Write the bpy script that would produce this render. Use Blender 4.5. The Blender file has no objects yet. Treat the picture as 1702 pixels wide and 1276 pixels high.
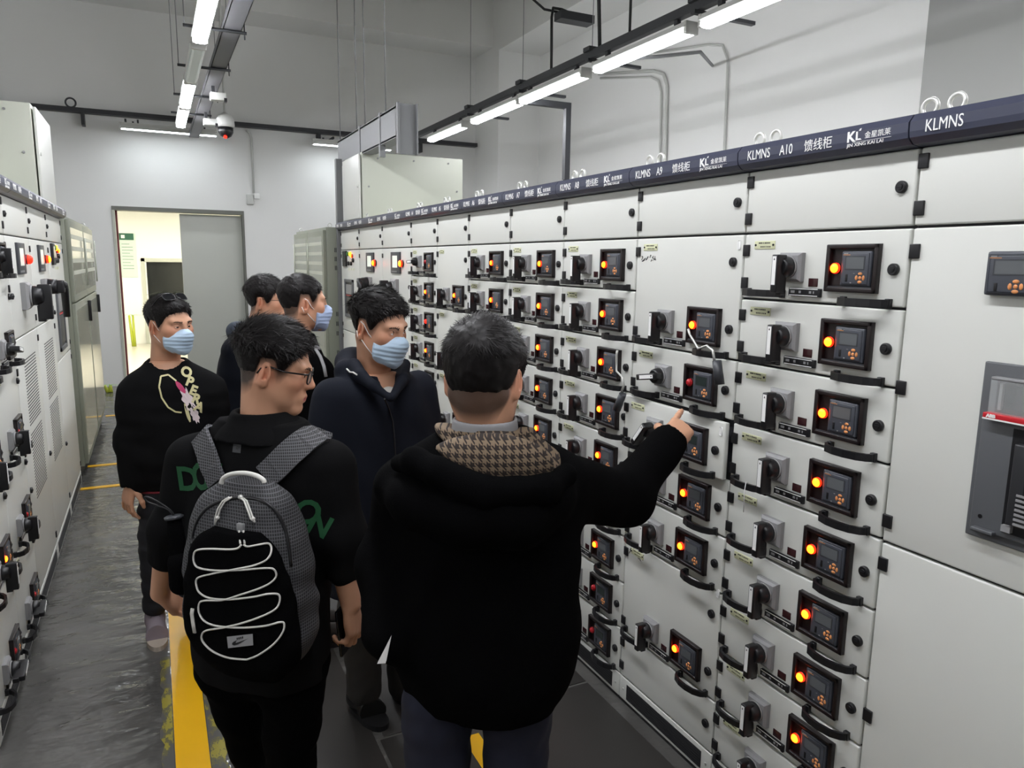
import bpy, bmesh, math, random
import numpy as np
from mathutils import Matrix, Vector
SC = bpy.context.scene
COL = SC.collection
# ------------------------------------------------------------------ camera
FPX = 1215.5
YAW, PIT, ROLL = 0.45505224, 0.16441922, 0.0134074
CAMH = 1.87063
def cam_axes():
    cy, sy, cp, sp = math.cos(YAW), math.sin(YAW), math.cos(PIT), math.sin(PIT)
    fwd = np.array([sy*cp, cy*cp, -sp]); right = np.array([cy, -sy, 0.0]); up = np.cross(right, fwd)
    cr, sr = math.cos(ROLL), math.sin(ROLL)
    return cr*right+sr*up, -sr*right+cr*up, fwd
RT, UP, FW = cam_axes()
cd = bpy.data.cameras.new('camera'); cam = bpy.data.objects.new('camera', cd); COL.objects.link(cam)
cam.matrix_world = Matrix(((RT[0], UP[0], -FW[0], 0), (RT[1], UP[1], -FW[1], 0), (RT[2], UP[2], -FW[2], CAMH), (0, 0, 0, 1)))
cd.sensor_fit = 'HORIZONTAL'; cd.sensor_width = 36.0; cd.lens = 36.0*FPX/1702.0; cd.clip_start = 0.05
SC.camera = cam
# ------------------------------------------------------------------ light, exposure
SC.view_settings.view_transform = 'Standard'; SC.view_settings.look = 'None'
SC.view_settings.gamma = 1.0; SC.view_settings.use_curve_mapping = False
SC.view_settings.exposure = 0.17
W = bpy.data.worlds.new('world'); SC.world = W; W.use_nodes = True
W.node_tree.nodes['Background'].inputs[0].default_value = (0.9, 0.95, 1.0, 1)
W.node_tree.nodes['Background'].inputs[1].default_value = 0.05
SC.cycles.use_denoising = True; SC.cycles.caustics_reflective = False; SC.cycles.caustics_refractive = False
TUBE_POWER = 57.0          # emission of every lit ceiling tube
# ------------------------------------------------------------------ helpers
def lin(c):
    if isinstance(c, str):
        c = [int(c[i:i+2], 16)/255 for i in (0, 2, 4)]
    return tuple(x/12.92 if x <= 0.04045 else ((x+0.055)/1.055)**2.4 for x in c)
def mat(name, c, rough=0.5, metal=0.0, emit=None, es=0.0, noise=0.0, nscale=8.0, bump=0.0, bscale=60.0, trans=0.0, alpha=1.0, spec=None, sheen=0.0):
    m = bpy.data.materials.new(name); m.use_nodes = True
    nt = m.node_tree; b = nt.nodes['Principled BSDF']
    c = lin(c)
    b.inputs['Base Color'].default_value = (*c, 1)
    b.inputs['Roughness'].default_value = rough; b.inputs['Metallic'].default_value = metal
    if spec is not None: b.inputs['Specular IOR Level'].default_value = spec
    if trans: b.inputs['Transmission Weight'].default_value = trans
    if alpha < 1: b.inputs['Alpha'].default_value = alpha
    if sheen: b.inputs['Sheen Weight'].default_value = sheen
    if emit:
        b.inputs['Emission Color'].default_value = (*lin(emit), 1); b.inputs['Emission Strength'].default_value = es
    tc = None
    if noise or bump:
        tc = nt.nodes.new('ShaderNodeTexCoord')
    if noise:
        n = nt.nodes.new('ShaderNodeTexNoise'); n.inputs['Scale'].default_value = nscale; n.inputs['Detail'].default_value = 4
        nt.links.new(tc.outputs['Object'], n.inputs['Vector'])
        r = nt.nodes.new('ShaderNodeMapRange'); r.inputs[3].default_value = 1-noise; r.inputs[4].default_value = 1+noise
        nt.links.new(n.outputs['Fac'], r.inputs[0])
        mx = nt.nodes.new('ShaderNodeMix'); mx.data_type = 'RGBA'; mx.blend_type = 'MULTIPLY'; mx.inputs[0].default_value = 1
        mx.inputs[6].default_value = (*c, 1)
        cc = nt.nodes.new('ShaderNodeCombineColor')
        for i in range(3): nt.links.new(r.outputs[0], cc.inputs[i])
        nt.links.new(cc.outputs[0], mx.inputs[7]); nt.links.new(mx.outputs[2], b.inputs['Base Color'])
    if bump:
        n = nt.nodes.new('ShaderNodeTexNoise'); n.inputs['Scale'].default_value = bscale; n.inputs['Detail'].default_value = 3
        nt.links.new(tc.outputs['Object'], n.inputs['Vector'])
        bm_ = nt.nodes.new('ShaderNodeBump'); bm_.inputs['Strength'].default_value = bump; bm_.inputs['Distance'].default_value = 0.01
        nt.links.new(n.outputs['Fac'], bm_.inputs['Height']); nt.links.new(bm_.outputs[0], b.inputs['Normal'])
    return m
class MB:
    """collects shapes into ONE mesh; every face remembers a material slot"""
    def __init__(s): s.v = []; s.f = []; s.m = []; s.sm = []
    def add(s, vs, fs, m=0, smooth=False):
        o = len(s.v); s.v += [tuple(map(float, p)) for p in vs]
        for f in fs: s.f.append([i+o for i in f]); s.m.append(m); s.sm.append(smooth)
        return s
    def box(s, a, b, m=0, bev=0.0, seg=2):
        (x0, y0, z0), (x1, y1, z1) = a, b
        x0, x1 = min(x0, x1), max(x0, x1); y0, y1 = min(y0, y1), max(y0, y1); z0, z1 = min(z0, z1), max(z0, z1)
        vs = [(x0, y0, z0), (x1, y0, z0), (x1, y1, z0), (x0, y1, z0), (x0, y0, z1), (x1, y0, z1), (x1, y1, z1), (x0, y1, z1)]
        fs = [(0, 3, 2, 1), (4, 5, 6, 7), (0, 1, 5, 4), (1, 2, 6, 5), (2, 3, 7, 6), (3, 0, 4, 7)]
        if bev <= 0: return s.add(vs, fs, m)
        bm = bmesh.new()
        bv = [bm.verts.new(p) for p in vs]
        for f in fs: bm.faces.new([bv[i] for i in f])
        bmesh.ops.bevel(bm, geom=list(bm.edges), offset=bev, segments=seg, profile=0.6, affect='EDGES')
        bm.verts.index_update()
        s.add([v.co[:] for v in bm.verts], [[v.index for v in f.verts] for f in bm.faces], m, True)
        bm.free(); return s
    def prism(s, poly, a, b, axis=0, m=0):
        """2-D outline extruded from a to b along an axis (outline fills the other two axes in order)"""
        n = len(poly)
        def P(p, t):
            q = list(p); q.insert(axis, t); return q
        vs = [P(p, a) for p in poly]+[P(p, b) for p in poly]
        fs = [list(range(n))[::-1], list(range(n, 2*n))]+[(i, (i+1) % n, n+(i+1) % n, n+i) for i in range(n)]
        return s.add(vs, fs, m)
    def cyl(s, a, b, r, n=16, m=0, r2=None, cap=True, smooth=True):
        return s.tube([a, b], [r, r if r2 is None else r2], n, m, cap, smooth)
    def tube(s, pts, r, n=8, m=0, cap=True, smooth=True, closed=False):
        P = [Vector(p) for p in pts]; k = len(P)
        rs = r if isinstance(r, (list, tuple)) else [r]*k
        up = None; vs = []; fs = []
        for i in range(k):
            t = ((P[(i+1) % k]-P[(i-1) % k]) if closed else (P[min(i+1, k-1)]-P[max(i-1, 0)])).normalized()
            if up is None:
                up = t.orthogonal().normalized()
            else:
                up = (up-t*up.dot(t)); up = up.normalized() if up.length > 1e-6 else t.orthogonal().normalized()
            w = t.cross(up)
            for j in range(n):
                a = 2*math.pi*j/n
                vs.append(P[i]+(up*math.cos(a)+w*math.sin(a))*rs[i])
        for i in range(k if closed else k-1):
            i2 = (i+1) % k
            for j in range(n):
                fs.append((i*n+j, i*n+(j+1) % n, i2*n+(j+1) % n, i2*n+j))
        s.add(vs, fs, m, smooth)
        if cap and not closed:
            o = len(s.v)-len(vs)
            s.f.append([o+j for j in range(n)][::-1]); s.m.append(m); s.sm.append(False)
            s.f.append([o+(k-1)*n+j for j in range(n)]); s.m.append(m); s.sm.append(False)
        return s
    def strip(s, pts, wid, th, wdir, m=0):
        """a flat band of width wid (along wdir) and thickness th following pts"""
        P = [Vector(p) for p in pts]; k = len(P); wd = Vector(wdir).normalized(); vs = []; fs = []
        for i in range(k):
            t = (P[min(i+1, k-1)]-P[max(i-1, 0)]).normalized(); nn = t.cross(wd).normalized()
            for a, b in ((-1, -1), (1, -1), (1, 1), (-1, 1)): vs.append(P[i]+wd*(a*wid/2)+nn*(b*th/2))
        for i in range(k-1):
            for j in range(4): fs.append((i*4+j, i*4+(j+1) % 4, (i+1)*4+(j+1) % 4, (i+1)*4+j))
        fs += [(3, 2, 1, 0), tuple((k-1)*4+j for j in range(4))]
        return s.add(vs, fs, m)
    def sphere(s, c, r, m=0, nu=16, nv=10, rad=None, half=None):
        rx, ry, rz = rad or (r, r, r); vs = []; fs = []
        for i in range(nv+1):
            t = math.pi*i/nv
            for j in range(nu):
                a = 2*math.pi*j/nu
                vs.append((c[0]+rx*math.sin(t)*math.cos(a), c[1]+ry*math.sin(t)*math.sin(a), c[2]+rz*math.cos(t)))
        for i in range(nv):
            for j in range(nu): fs.append((i*nu+j, (i+1)*nu+j, (i+1)*nu+(j+1) % nu, i*nu+(j+1) % nu))
        return s.add(vs, fs, m, True)
    def torus(s, c, R, r, ax='x', n=20, k=8, m=0):
        pts = []
        for i in range(n):
            a = 2*math.pi*i/n; u, v = R*math.cos(a), R*math.sin(a)
            pts.append({'x': (c[0], c[1]+u, c[2]+v), 'y': (c[0]+u, c[1], c[2]+v), 'z': (c[0]+u, c[1]+v, c[2])}[ax])
        return s.tube(pts, r, k, m, closed=True)
    def mesh(s, name, mats):
        me = bpy.data.meshes.new(name); me.from_pydata(s.v, [], s.f)
        for m in (mats if isinstance(mats, (list, tuple)) else [mats]): me.materials.append(m)
        me.polygons.foreach_set('material_index', s.m); me.polygons.foreach_set('use_smooth', s.sm)
        bm = bmesh.new(); bm.from_mesh(me); bmesh.ops.recalc_face_normals(bm, faces=bm.faces); bm.to_mesh(me); bm.free()
        me.update(); return me
    def build(s, name, mats, parent=None, loc=(0, 0, 0), rotz=0.0):
        return link(name, s.mesh(name, mats), parent, loc, rotz)
def link(name, me, parent=None, loc=(0, 0, 0), rotz=0.0, label=None):
    o = bpy.data.objects.new(name, me); COL.objects.link(o)
    o.location = loc; o.rotation_euler = (0, 0, rotz)
    if parent is not None: o.parent = parent
    if label: o['label'] = label
    return o
def tag(o, label, cat, group=None, kind=None):
    o['label'] = label; o['category'] = cat
    if group: o['group'] = group
    if kind: o['kind'] = kind
    return o
def thing(name, label, cat, loc=(0, 0, 0), rotz=0.0, group=None):
    return tag(link(name, None, None, loc, rotz), label, cat, group)
def struct(o, label=None):
    o['kind'] = 'structure'
    if label: o['label'] = label
    return o
def text_mesh(name, body, size, m, sx=1.0, align='LEFT', depth=0.0006, bold=0.0):
    c = bpy.data.curves.new(name, 'FONT'); c.body = body; c.size = size; c.align_x = align
    c.extrude = depth; c.offset = bold; c.resolution_u = 3
    o = bpy.data.objects.new(name, c); COL.objects.link(o)
    dg = bpy.context.evaluated_depsgraph_get(); dg.update()
    me = bpy.data.meshes.new_from_object(o.evaluated_get(dg))
    bpy.data.objects.remove(o); bpy.data.curves.remove(c)
    # stand the text up: x stays, y -> z, faces -y
    me.transform(Matrix(((sx, 0, 0, 0), (0, 0, -1, 0), (0, 1, 0, 0), (0, 0, 0, 1))))
    me.materials.clear(); me.materials.append(m); me.name = name
    return me
def unproj(u, v, D):
    """photo pixel + horizontal distance ahead of the camera -> point in the room"""
    d = RT*((u-851)/FPX)-UP*((v-638)/FPX)+FW
    fh = np.array([math.sin(YAW), math.cos(YAW), 0])
    return np.array([0, 0, CAMH])+d*(D/float(d@fh))
# ------------------------------------------------------------------ materials
M = {}
M['wall'] = mat('white wall paint', 'ebebe9', 0.75, noise=0.02, nscale=1.2)
M['ceil'] = mat('ceiling paint', 'b9b7b0', 0.85)
M['cream'] = mat('cream wall paint', 'f3f3ee', 0.7)
M['greyblock'] = mat('even column grey', '8a8a88', 0.7, noise=0.03, nscale=1.5)  # one grey over the whole column, with slight random variation
M['doorgrey'] = mat('grey door paint', 'c4c6be', 0.45, noise=0.03, nscale=2)
M['doorframe'] = mat('dark grey frame paint', '6f7069', 0.5)
M['jambred'] = mat('worn red jamb paint', '6a2e33', 0.6, noise=0.3, nscale=6)
M['cab'] = mat('light grey powder coat', 'dbdcd6', 0.38, bump=0.015, bscale=900)
M['cabside'] = mat('powder coated side', 'c2c5b8', 0.4)
M['olive'] = mat('grey green powder coat', '8d9183', 0.35)
M['olivepanel'] = mat('glossy grey door', 'a9ab9f', 0.12)
M['gap'] = mat('dark door gap', '35363a', 0.6)
M['black'] = mat('black plastic', '17171a', 0.38)
M['black2'] = mat('black rubber', '0e0e10', 0.6)
M['charcoal'] = mat('charcoal plastic', '3b3d42', 0.4)
M['header'] = mat('dark blue grey header', '3f4254', 0.35)
M['white'] = mat('white print', 'f4f4f2', 0.6)
M['plategrey'] = mat('grey switch plate', '8f8f90', 0.45)
M['steel'] = mat('bright steel', 'd6d6d2', 0.42, .7)
M['zinc'] = mat('galvanised steel', '9b9c9d', 0.4, 0.75, noise=0.12, nscale=14)
M['greysteel'] = mat('grey painted steel', '7d7e80', 0.5, 0.2)
M['darksteel'] = mat('dark painted steel', '3a3b3e', 0.5, 0.3)
M['yellowplate'] = mat('pale yellow nameplate', 'd7d9b4', 0.5)
M['ink'] = mat('black ink', '20201f', 0.7)
M['redwin'] = mat('dark red window', '3b1f22', 0.2)
M['recess'] = mat('recess black', '1c1415', 0.35)
M['meter'] = mat('meter body', '474a52', 0.4)
M['lcd'] = mat('meter display', '5f6265', 0.15)
M['lcdgreen'] = mat('idle meter display', '323a38', 0.15)
M['orange'] = mat('orange key', 'e0955a', 0.5)
M['lampon'] = mat('lit red lamp', 'ff5a10', 0.3, emit=(1.0, 0.38, 0.06), es=9.0)
M['lamprim'] = mat('glowing lamp rim', 'ff3a10', 0.3, emit=(1.0, 0.13, 0.04), es=3.0)
M['lampdim'] = mat('dimly lit red lamp', 'ff3020', 0.3, emit=(1.0, 0.12, 0.06), es=3.0)
M['lampoff'] = mat('unlit red lamp', 'b8242c', 0.25)
M['lampamber'] = mat('lit amber lamp', 'ff9a20', 0.3, emit=(1.0, 0.6, 0.1), es=5.0)
M['green'] = mat('green button', '2f7a35', 0.4)
M['screen'] = mat('lit touch screen', 'e6efe4', 0.2, emit='e6efe4', es=0.25)
M['breaker'] = mat('breaker grey plastic', '5b5d60', 0.45)
M['breakerdark'] = mat('breaker dark plastic', '2d2e31', 0.4)
M['clear'] = mat('clear plastic', 'e8ecec', 0.08, alpha=.18, spec=0.6)
M['red'] = mat('red plastic strip', 'c4252f', 0.35)
M['grille'] = mat('dark vent grille', '2a2a2c', 0.6)
M['tube'] = mat('lit lamp diffuser', 'ffffff', 0.4, emit=(.975, .98, 1.0), es=TUBE_POWER)
M['tubelow'] = mat('lit lamp diffuser seen edge on', 'ffffff', 0.4, emit=(.95, .98, 1.0), es=TUBE_POWER*.36)
M['traygrey'] = mat('dull galvanised tray', '66666a', .5, .3)
M['tubeoff'] = mat('unlit lamp diffuser', 'dfe8e4', 0.25)
M['fixture'] = mat('white lamp housing', 'c9cac6', 0.4)
M['cable'] = mat('black cable', '141416', 0.55)
M['tape'] = mat('yellow floor tape', 'ecb40c', 0.35, noise=0.06, nscale=9)
M['oldpaint'] = mat('worn yellow paint', '9a8c28', 0.6, noise=0.35, nscale=25)
M['leaf'] = mat('leaf green', '6fa62f', 0.5)
M['darkleaf'] = mat('dark leaf', '20281f', 0.5)
M['stem'] = mat('yellow green stem', 'b4bd3a', 0.5)
M['glassdark'] = mat('dark night glass', '2b2d2c', 0.15)
M['poster'] = mat('pale green board', 'cfe3d4', 0.5)
M['postergreen'] = mat('dark green print', '1f5a44', 0.5)
# floor: worn dark grey vinyl with shallow ripples
def floor_mat():
    m = bpy.data.materials.new('dark grey vinyl floor'); m.use_nodes = True; nt = m.node_tree; b = nt.nodes['Principled BSDF']
    tc = nt.nodes.new('ShaderNodeTexCoord')
    n1 = nt.nodes.new('ShaderNodeTexNoise'); n1.inputs['Scale'].default_value = 1.7; n1.inputs['Detail'].default_value = 6
    nt.links.new(tc.outputs['Object'], n1.inputs['Vector'])
    cr = nt.nodes.new('ShaderNodeValToRGB'); cr.color_ramp.elements[0].color = (*lin('474644'), 1); cr.color_ramp.elements[1].color = (*lin('666562'), 1)
    cr.color_ramp.elements[0].position = 0.3; cr.color_ramp.elements[1].position = 0.75
    nt.links.new(n1.outputs['Fac'], cr.inputs[0]); nt.links.new(cr.outputs[0], b.inputs['Base Color'])
    mp = nt.nodes.new('ShaderNodeMapping'); mp.inputs['Scale'].default_value = (1.5, 2.6, 1)
    nt.links.new(tc.outputs['Object'], mp.inputs[0])
    n2 = nt.nodes.new('ShaderNodeTexNoise'); n2.inputs['Scale'].default_value = 3.0; n2.inputs['Detail'].default_value = 3.5
    nt.links.new(mp.outputs[0], n2.inputs['Vector'])
    bp = nt.nodes.new('ShaderNodeBump'); bp.inputs['Strength'].default_value = 0.55; bp.inputs['Distance'].default_value = 0.045
    nt.links.new(n2.outputs['Fac'], bp.inputs['Height']); nt.links.new(bp.outputs[0], b.inputs['Normal'])
    b.inputs['Roughness'].default_value = 0.17; b.inputs['Specular IOR Level'].default_value = .75
    return m
M['floor'] = floor_mat()
M['mat'] = mat('black insulating rubber mat', '32302e', 0.5, noise=0.12, nscale=3, bump=0.05, bscale=300)
M['tile'] = mat('pale hall floor tile', 'd8d4c4', 0.3)
# ------------------------------------------------------------------ room shell
XW, YF, YB_, ZC, XL = 5.876, 12.08, -4.0, 6.3, -4.0
fl = MB().box((XL, YB_, -0.1), (XW, YF+0.001, 0)).build('floor', M['floor']); struct(fl)
struct(MB().box((XL, YB_, ZC), (XW, YF, ZC+0.1)).build('ceiling', M['ceil']))
DX0, DX1, DZ = -0.462, 1.315, 2.59
w = MB(); w.box((XL, YF, 0), (DX0, YF+0.24, ZC)).box((DX1, YF, 0), (XW, YF+0.24, ZC)).box((DX0, YF, DZ), (DX1, YF+0.24, ZC))
struct(w.build('wall_back', M['wall']))
struct(MB().box((XW, YB_, 0), (XW+0.2, YF+0.24, ZC)).build('wall_right', M['wall']))
struct(MB().box((XL-0.2, YB_, 0), (XL, YF+0.24, ZC)).build('wall_left', M['wall']))
struct(MB().box((XL, YB_-0.2, 0), (XW, YB_, ZC)).build('wall_front', M['wall']))
# corner column, ceiling beams
struct(MB().box((5.14, 11.13, 0), (XW, YF, ZC)).build('column', M['wall']))
struct(MB().box((XL, 11.36, 5.27), (XW, YF, 6.3)).build('beam', M['wall']))
struct(MB().box((5.14, YB_, 5.18), (XW, 11.13, 6.3)).build('beam', M['wall']))
struct(MB().box((2.2, YB_, 5.6), (2.6, 11.2, 6.3)).build('beam', M['ceil']))
gc = MB(); gc.box((5.14, 2.3, 0), (XW, 3.146, ZC)); gc.box((5.15, 3.152, 0), (XW, 3.77, ZC))
struct(gc.build('column', M['greyblock']), 'dull grey column in front of the right wall')
# door opening: frame, sliding leaf
d = MB(); d.box((DX0, YF-0.02, DZ-0.055), (DX1, YF+0.24, DZ), 0); d.box((DX0, YF-0.02, 0), (DX0+0.035, YF+0.2, DZ-0.055), 1); d.box((DX1-0.03, YF-0.015, 0), (DX1, YF+0.24, DZ-0.055), 0)
fr = struct(d.build('trim_1', [M['doorframe'], M['cabside']])); fr['label'] = 'grey steel frame round the wide doorway'
jr = MB().box((DX0+0.035, YF+0.14, 0), (DX0+0.06, YF+0.26, DZ-0.055)).build('trim_2', M['jambred']); struct(jr, 'worn dark red strip along the left door jamb')
sd = MB().box((0.417, YF+0.1, 0.012), (DX1-0.03, YF+0.16, DZ-0.07), bev=0.006).build('door_1', M['doorgrey']); struct(sd, 'plain grey sliding door leaf half closing the doorway')
h = MB().box((0.46, YF+0.08, 1.0), (0.48, YF+0.1, 1.2), bev=0.004).build('door_handle', M['darksteel'], sd)
# hall beyond the doorway
HY, HX0, HX1 = 18.0, -3.2, 3.6
hall = MB(); hall.box((HX0, HY, 0), (-0.10, HY+0.2, 3.4)).box((1.1, HY, 0), (HX1, HY+0.2, 3.4)).box((-0.10, HY, 1.78), (1.1, HY+0.2, 3.4))
hall.box((HX0-0.2, YF+0.24, 0), (HX0, HY+0.2, 3.4)).box((HX1, YF+0.24, 0), (HX1+0.2, HY+0.2, 3.4))
struct(hall.build('wall_hall', M['cream']))
struct(MB().box((HX0, YF, -0.1), (HX1, HY+4.2, -0.001)).build('floor_hall', M['tile']))
hb = MB().box((HX0, YF+0.24, 3.3), (HX1, HY+0.2, 3.4)).box((HX0, 16.2, 2.95), (HX1, 16.55, 3.3)); struct(hb.build('ceiling_hall', M['cream']))
t3 = MB().box((-0.2, HY-0.03, 0), (-0.13, HY+0.02, 1.86)).box((-0.2, HY-0.03, 1.79), (1.2, HY+0.02, 1.86)).box((1.1, HY-0.03, 0), (1.2, HY+0.02, 1.86)); struct(t3.build('trim_3', M['cabside']), 'pale frame of the far dark doorway')
nd = MB().box((-0.13, HY+0.18, 0), (1.1, HY+0.2, 1.79)).build('window_1', M['glassdark']); struct(nd, 'dark night glass in the far doorway')
# hall lamps (round ceiling lights that light the hall)
for k, (x, y) in enumerate(((0.9, 13.6), (-1.6, 14.6), (2.2, 15.2))):
    o = MB().cyl((x, y, 3.3), (x, y, 3.24), 0.28, 24).build('ceiling_lamp', mat('hall lamp %d' % k, 'fff8e8', 0.4, emit=(1.0, 0.98, 0.93), es=80))
    tag(o, 'round white ceiling lamp hanging in the hall beyond the doorway', 'ceiling lamp', 'lamps in the far hall')
nb = thing('notice_board', 'pale green notice board with dark green heading on the hall wall', 'notice board', (-0.44, HY-0.001, 2.0))
MB().box((-0.16, -0.02, -0.55), (0.16, 0, 0.38), bev=0.004).build('board', M['poster'], nb)
MB().box((-0.16, -0.024, 0.24), (0.13, -0.02, 0.38)).build('heading', M['postergreen'], nb)
MB().box((-0.11, -0.027, 0.275), (-0.04, -0.024, 0.345)).build('emblem', M['white'], nb)
ln = MB()
for i in range(9): ln.box((-0.11, -0.022, 0.15-i*0.065), (0.1 if i % 3 else 0.04, -0.02, 0.158-i*0.065))
ln.build('print_lines', M['postergreen'], nb)
def palm(name, label, base, hgt, n, m_leaf, m_stem, spread, seed):
    rnd = random.Random(seed); r = thing(name, label, 'plant', base)
    st = MB()
    for i in range(2): st.tube([(0.03*(i-1), 0, 0.0), (0.05*(i-1), 0.01, hgt*0.5), (0.07*(i-1), 0, hgt)], [0.03, 0.025, 0.02], 7)
    st.build('stem', m_stem, r)
    lf = MB()
    for i in range(n):
        a = 2*math.pi*i/n+rnd.uniform(-.3, .3); L = spread*rnd.uniform(.7, 1.1); up = rnd.uniform(.1, .5)
        pts = [(math.cos(a)*L*t, math.sin(a)*L*t, hgt+up*L*(t-1.1*t*t)) for t in (0, .2, .4, .6, .8, 1)]
        wd = [.01, .05, .06, .05, .03, .004]; sd_ = Vector((-math.sin(a), math.cos(a), 0))
        vs = []; fs = []
        for p, ww in zip(pts, wd): vs += [Vector(p)-sd_*ww*L*0.8, Vector(p)+Vector((0, 0, .01*L)), Vector(p)+sd_*ww*L*0.8]
        for k in range(5): fs += [(k*3, k*3+1, k*3+4, k*3+3), (k*3+1, k*3+2, k*3+5, k*3+4)]
        lf.add(vs, fs)
    lf.build('leaves', m_leaf, r)
    return r
palm('potted_plant', 'bright yellow green plant standing in the hall beside the far doorway', (-0.42, HY-0.5, 0.0), 0.66, 9, M['leaf'], M['stem'], 0.2, 3)
palm('palm_plant', 'dark leafy palm seen through the far doorway against night glass', (0.32, HY-0.62, 0.0), 1.1, 14, M['darkleaf'], M['darkleaf'], 0.45, 5)
pl = palm('floor_plant', 'small leafy plant on the floor by the left edge of the doorway', (-0.62, 11.55, 0.0), 0.1, 8, M['leaf'], M['stem'], 0.14, 9)
# ------------------------------------------------------------------ floor: mats, tape
for nm, x0, x1, y0, y1, lb in (('rubber_mat', 0.70, 1.66, 0.2, 2.575, 'black rubber mat along the right cabinets, nearest the camera'),
                           ('rubber_mat', 0.155, 0.685, 0.2, 7.0, 'dark grey walkway mat between the yellow tape and the right-hand mats'),
                           ('rubber_mat', 0.72, 1.66, 2.59, 7.4, 'black rubber mat along the right cabinets, beyond the mat seam')):
    tag(MB().box((x0, y0, 0.0), (x1, y1, 0.003), bev=0.001).build(nm, M['mat']), lb, 'mat')
tag(MB().box((-0.03, 0.3, 0), (0.088, 9.6, 0.003)).build('floor_tape', M['tape']), 'long bright yellow tape line running down the aisle floor', 'floor tape')
tag(MB().box((1.0, 0.3, 0.003), (1.07, 2.45, 0.0045)).build('floor_tape', M['tape']), 'short yellow tape strip on the rubber mat between the pointing man\'s legs', 'floor tape')
for y, x0, x1, lb in ((6.70, -0.63, 1.0, 'nearest thin yellow cross line on the aisle floor'), (7.43, -0.63, 1.0, 'middle thin yellow cross line on the aisle floor'), (9.8, -0.6, 1.3, 'farthest thin yellow cross line on the aisle floor')):
    m_ = MB(); m_.box((x0, y-0.03, 0), (-0.034, y+0.03, 0.003)).box((0.092, y-0.03, 0), (x1, y+0.03, 0.003))
    tag(m_.build('floor_tape', M['tape']), lb, 'floor tape')
def worn_mat():
    m = mat('flaking yellow paint', '8f8428', .55); nt = m.node_tree; b = nt.nodes['Principled BSDF']; tc = nt.nodes.new('ShaderNodeTexCoord'); mp = nt.nodes.new('ShaderNodeMapping'); mp.inputs['Scale'].default_value = (2.2, 1, 1); nt.links.new(tc.outputs['Object'], mp.inputs[0])
    n = nt.nodes.new('ShaderNodeTexNoise'); n.inputs['Scale'].default_value = 7; n.inputs['Detail'].default_value = 8; n.inputs['Roughness'].default_value = .7; nt.links.new(mp.outputs[0], n.inputs['Vector'])
    r = nt.nodes.new('ShaderNodeValToRGB'); r.color_ramp.interpolation = 'CONSTANT'; r.color_ramp.elements[0].color = (*lin('4e4d4b'), 1); r.color_ramp.elements[1].color = (*lin('948a2e'), 1); r.color_ramp.elements[1].position = .53; e = r.color_ramp.elements.new(.47); e.color = (*lin('5f5a3a'), 1)
    nt.links.new(n.outputs['Fac'], r.inputs[0]); nt.links.new(r.outputs[0], b.inputs['Base Color']); return m
M['worn'] = worn_mat()
rnd = random.Random(4)
for x0, x1, y0, y1, lb in ((-.082, -.034, .6, 3.6, 'left'), (.092, .155, .6, 3.3, 'right')):
    L_, R_ = [], []; n_ = 60
    for i in range(n_+1):
        y = y0+(y1-y0)*i/n_; j = rnd.uniform(0, .022)
        L_.append((x0+(j if x0 < 0 else 0), y, .0011)); R_.append((x1-(j if x0 > 0 else 0), y, .0011))
    vs = L_+R_; tag(MB().add(vs, [(i, n_+1+i, n_+2+i, i+1) for i in range(n_)]).build('paint_residue', M['worn']), 'flaked old yellow paint along the '+lb+' edge of the long floor tape', 'paint', kind='stuff')
# ------------------------------------------------------------------ ceiling lights, trays, cables
def make_luminaire(lit):
    body = MB()
    if lit >= 2: body.prism([(-.062, -.030), (-.062, .012), (-.05, .012), (-.05, -.030)], -.60, .60, 1).prism([(.05, -.030), (.05, .012), (.062, .012), (.062, -.030)], -.60, .60, 1)  # side skirts added to the housing to block sideways and upward light
    body.prism([(-.05, .0), (-.062, .012), (-.045, .05), (.045, .05), (.062, .012), (.05, .0)], -.61, .61, 1)   # x,z outline along y
    diff = MB().prism([(-.05, -.002), (-.045, -.028), (-.03, -.036), (.03, -.036), (.045, -.028), (.05, -.002)], -.595, .595, 1)
    cap = MB().box((-.056, -.014, -.034), (.056, .014, .052), bev=.005)
    cl = MB().box((-.02, -.012, .05), (.02, .012, .075))
    return body.mesh('housing', M['fixture']), diff.mesh('diffuser', M[('tubeoff', 'tube', 'tubelow', 'tube')[lit]]), cap.mesh('end_cap', M['steel']), cl.mesh('clip', M['darksteel'])
LON, LOFF, LLOW, LSK = make_luminaire(1), make_luminaire(0), make_luminaire(2), make_luminaire(3)
def luminaire(loc, label, lit=True, rotz=0.0, group=None):
    r = thing('strip_light', label, 'light', loc, rotz, group)
    ms = LON if lit else LOFF
    if lit == 2: ms = LLOW
    if lit == 3: ms = LSK
    for nm, me in zip(('housing', 'diffuser'), ms): link(nm, me, r)
    for s in (-1, 1): link('end_cap', ms[2], r, (0, s*.605, 0)); link('clip', ms[3], r, (0, s*.45, 0))
    return r
RZ, RX = 3.5, 3.5
ry = [9.14, 7.64, 6.38, 4.98, 3.62, 2.3, 0.95, -0.4]
rl = ['strip light farthest along the right-hand row under the black tray', 'second strip light from the far end of the right-hand row', 'third strip light from the far end, middle of the right-hand row', 'fourth strip light from the far end, long and close above the cabinets', 'nearest visible strip light of the right-hand row, cut by the top edge']
for i, y in enumerate(ry):
    luminaire((RX, y, RZ), rl[i] if i < 5 else 'strip light of the right-hand row behind the camera', group='strip lights of the right row')
ly = [9.72, 8.4, 7.1, 5.7, 4.35, 3.0, 1.6, 0.2]
ll = ['lit strip light farthest down the middle row, nearest the doorway', 'lit strip light second from the far end of the middle row', 'unlit pale strip light in the middle row', 'big bright strip light of the middle row nearest the camera']
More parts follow.
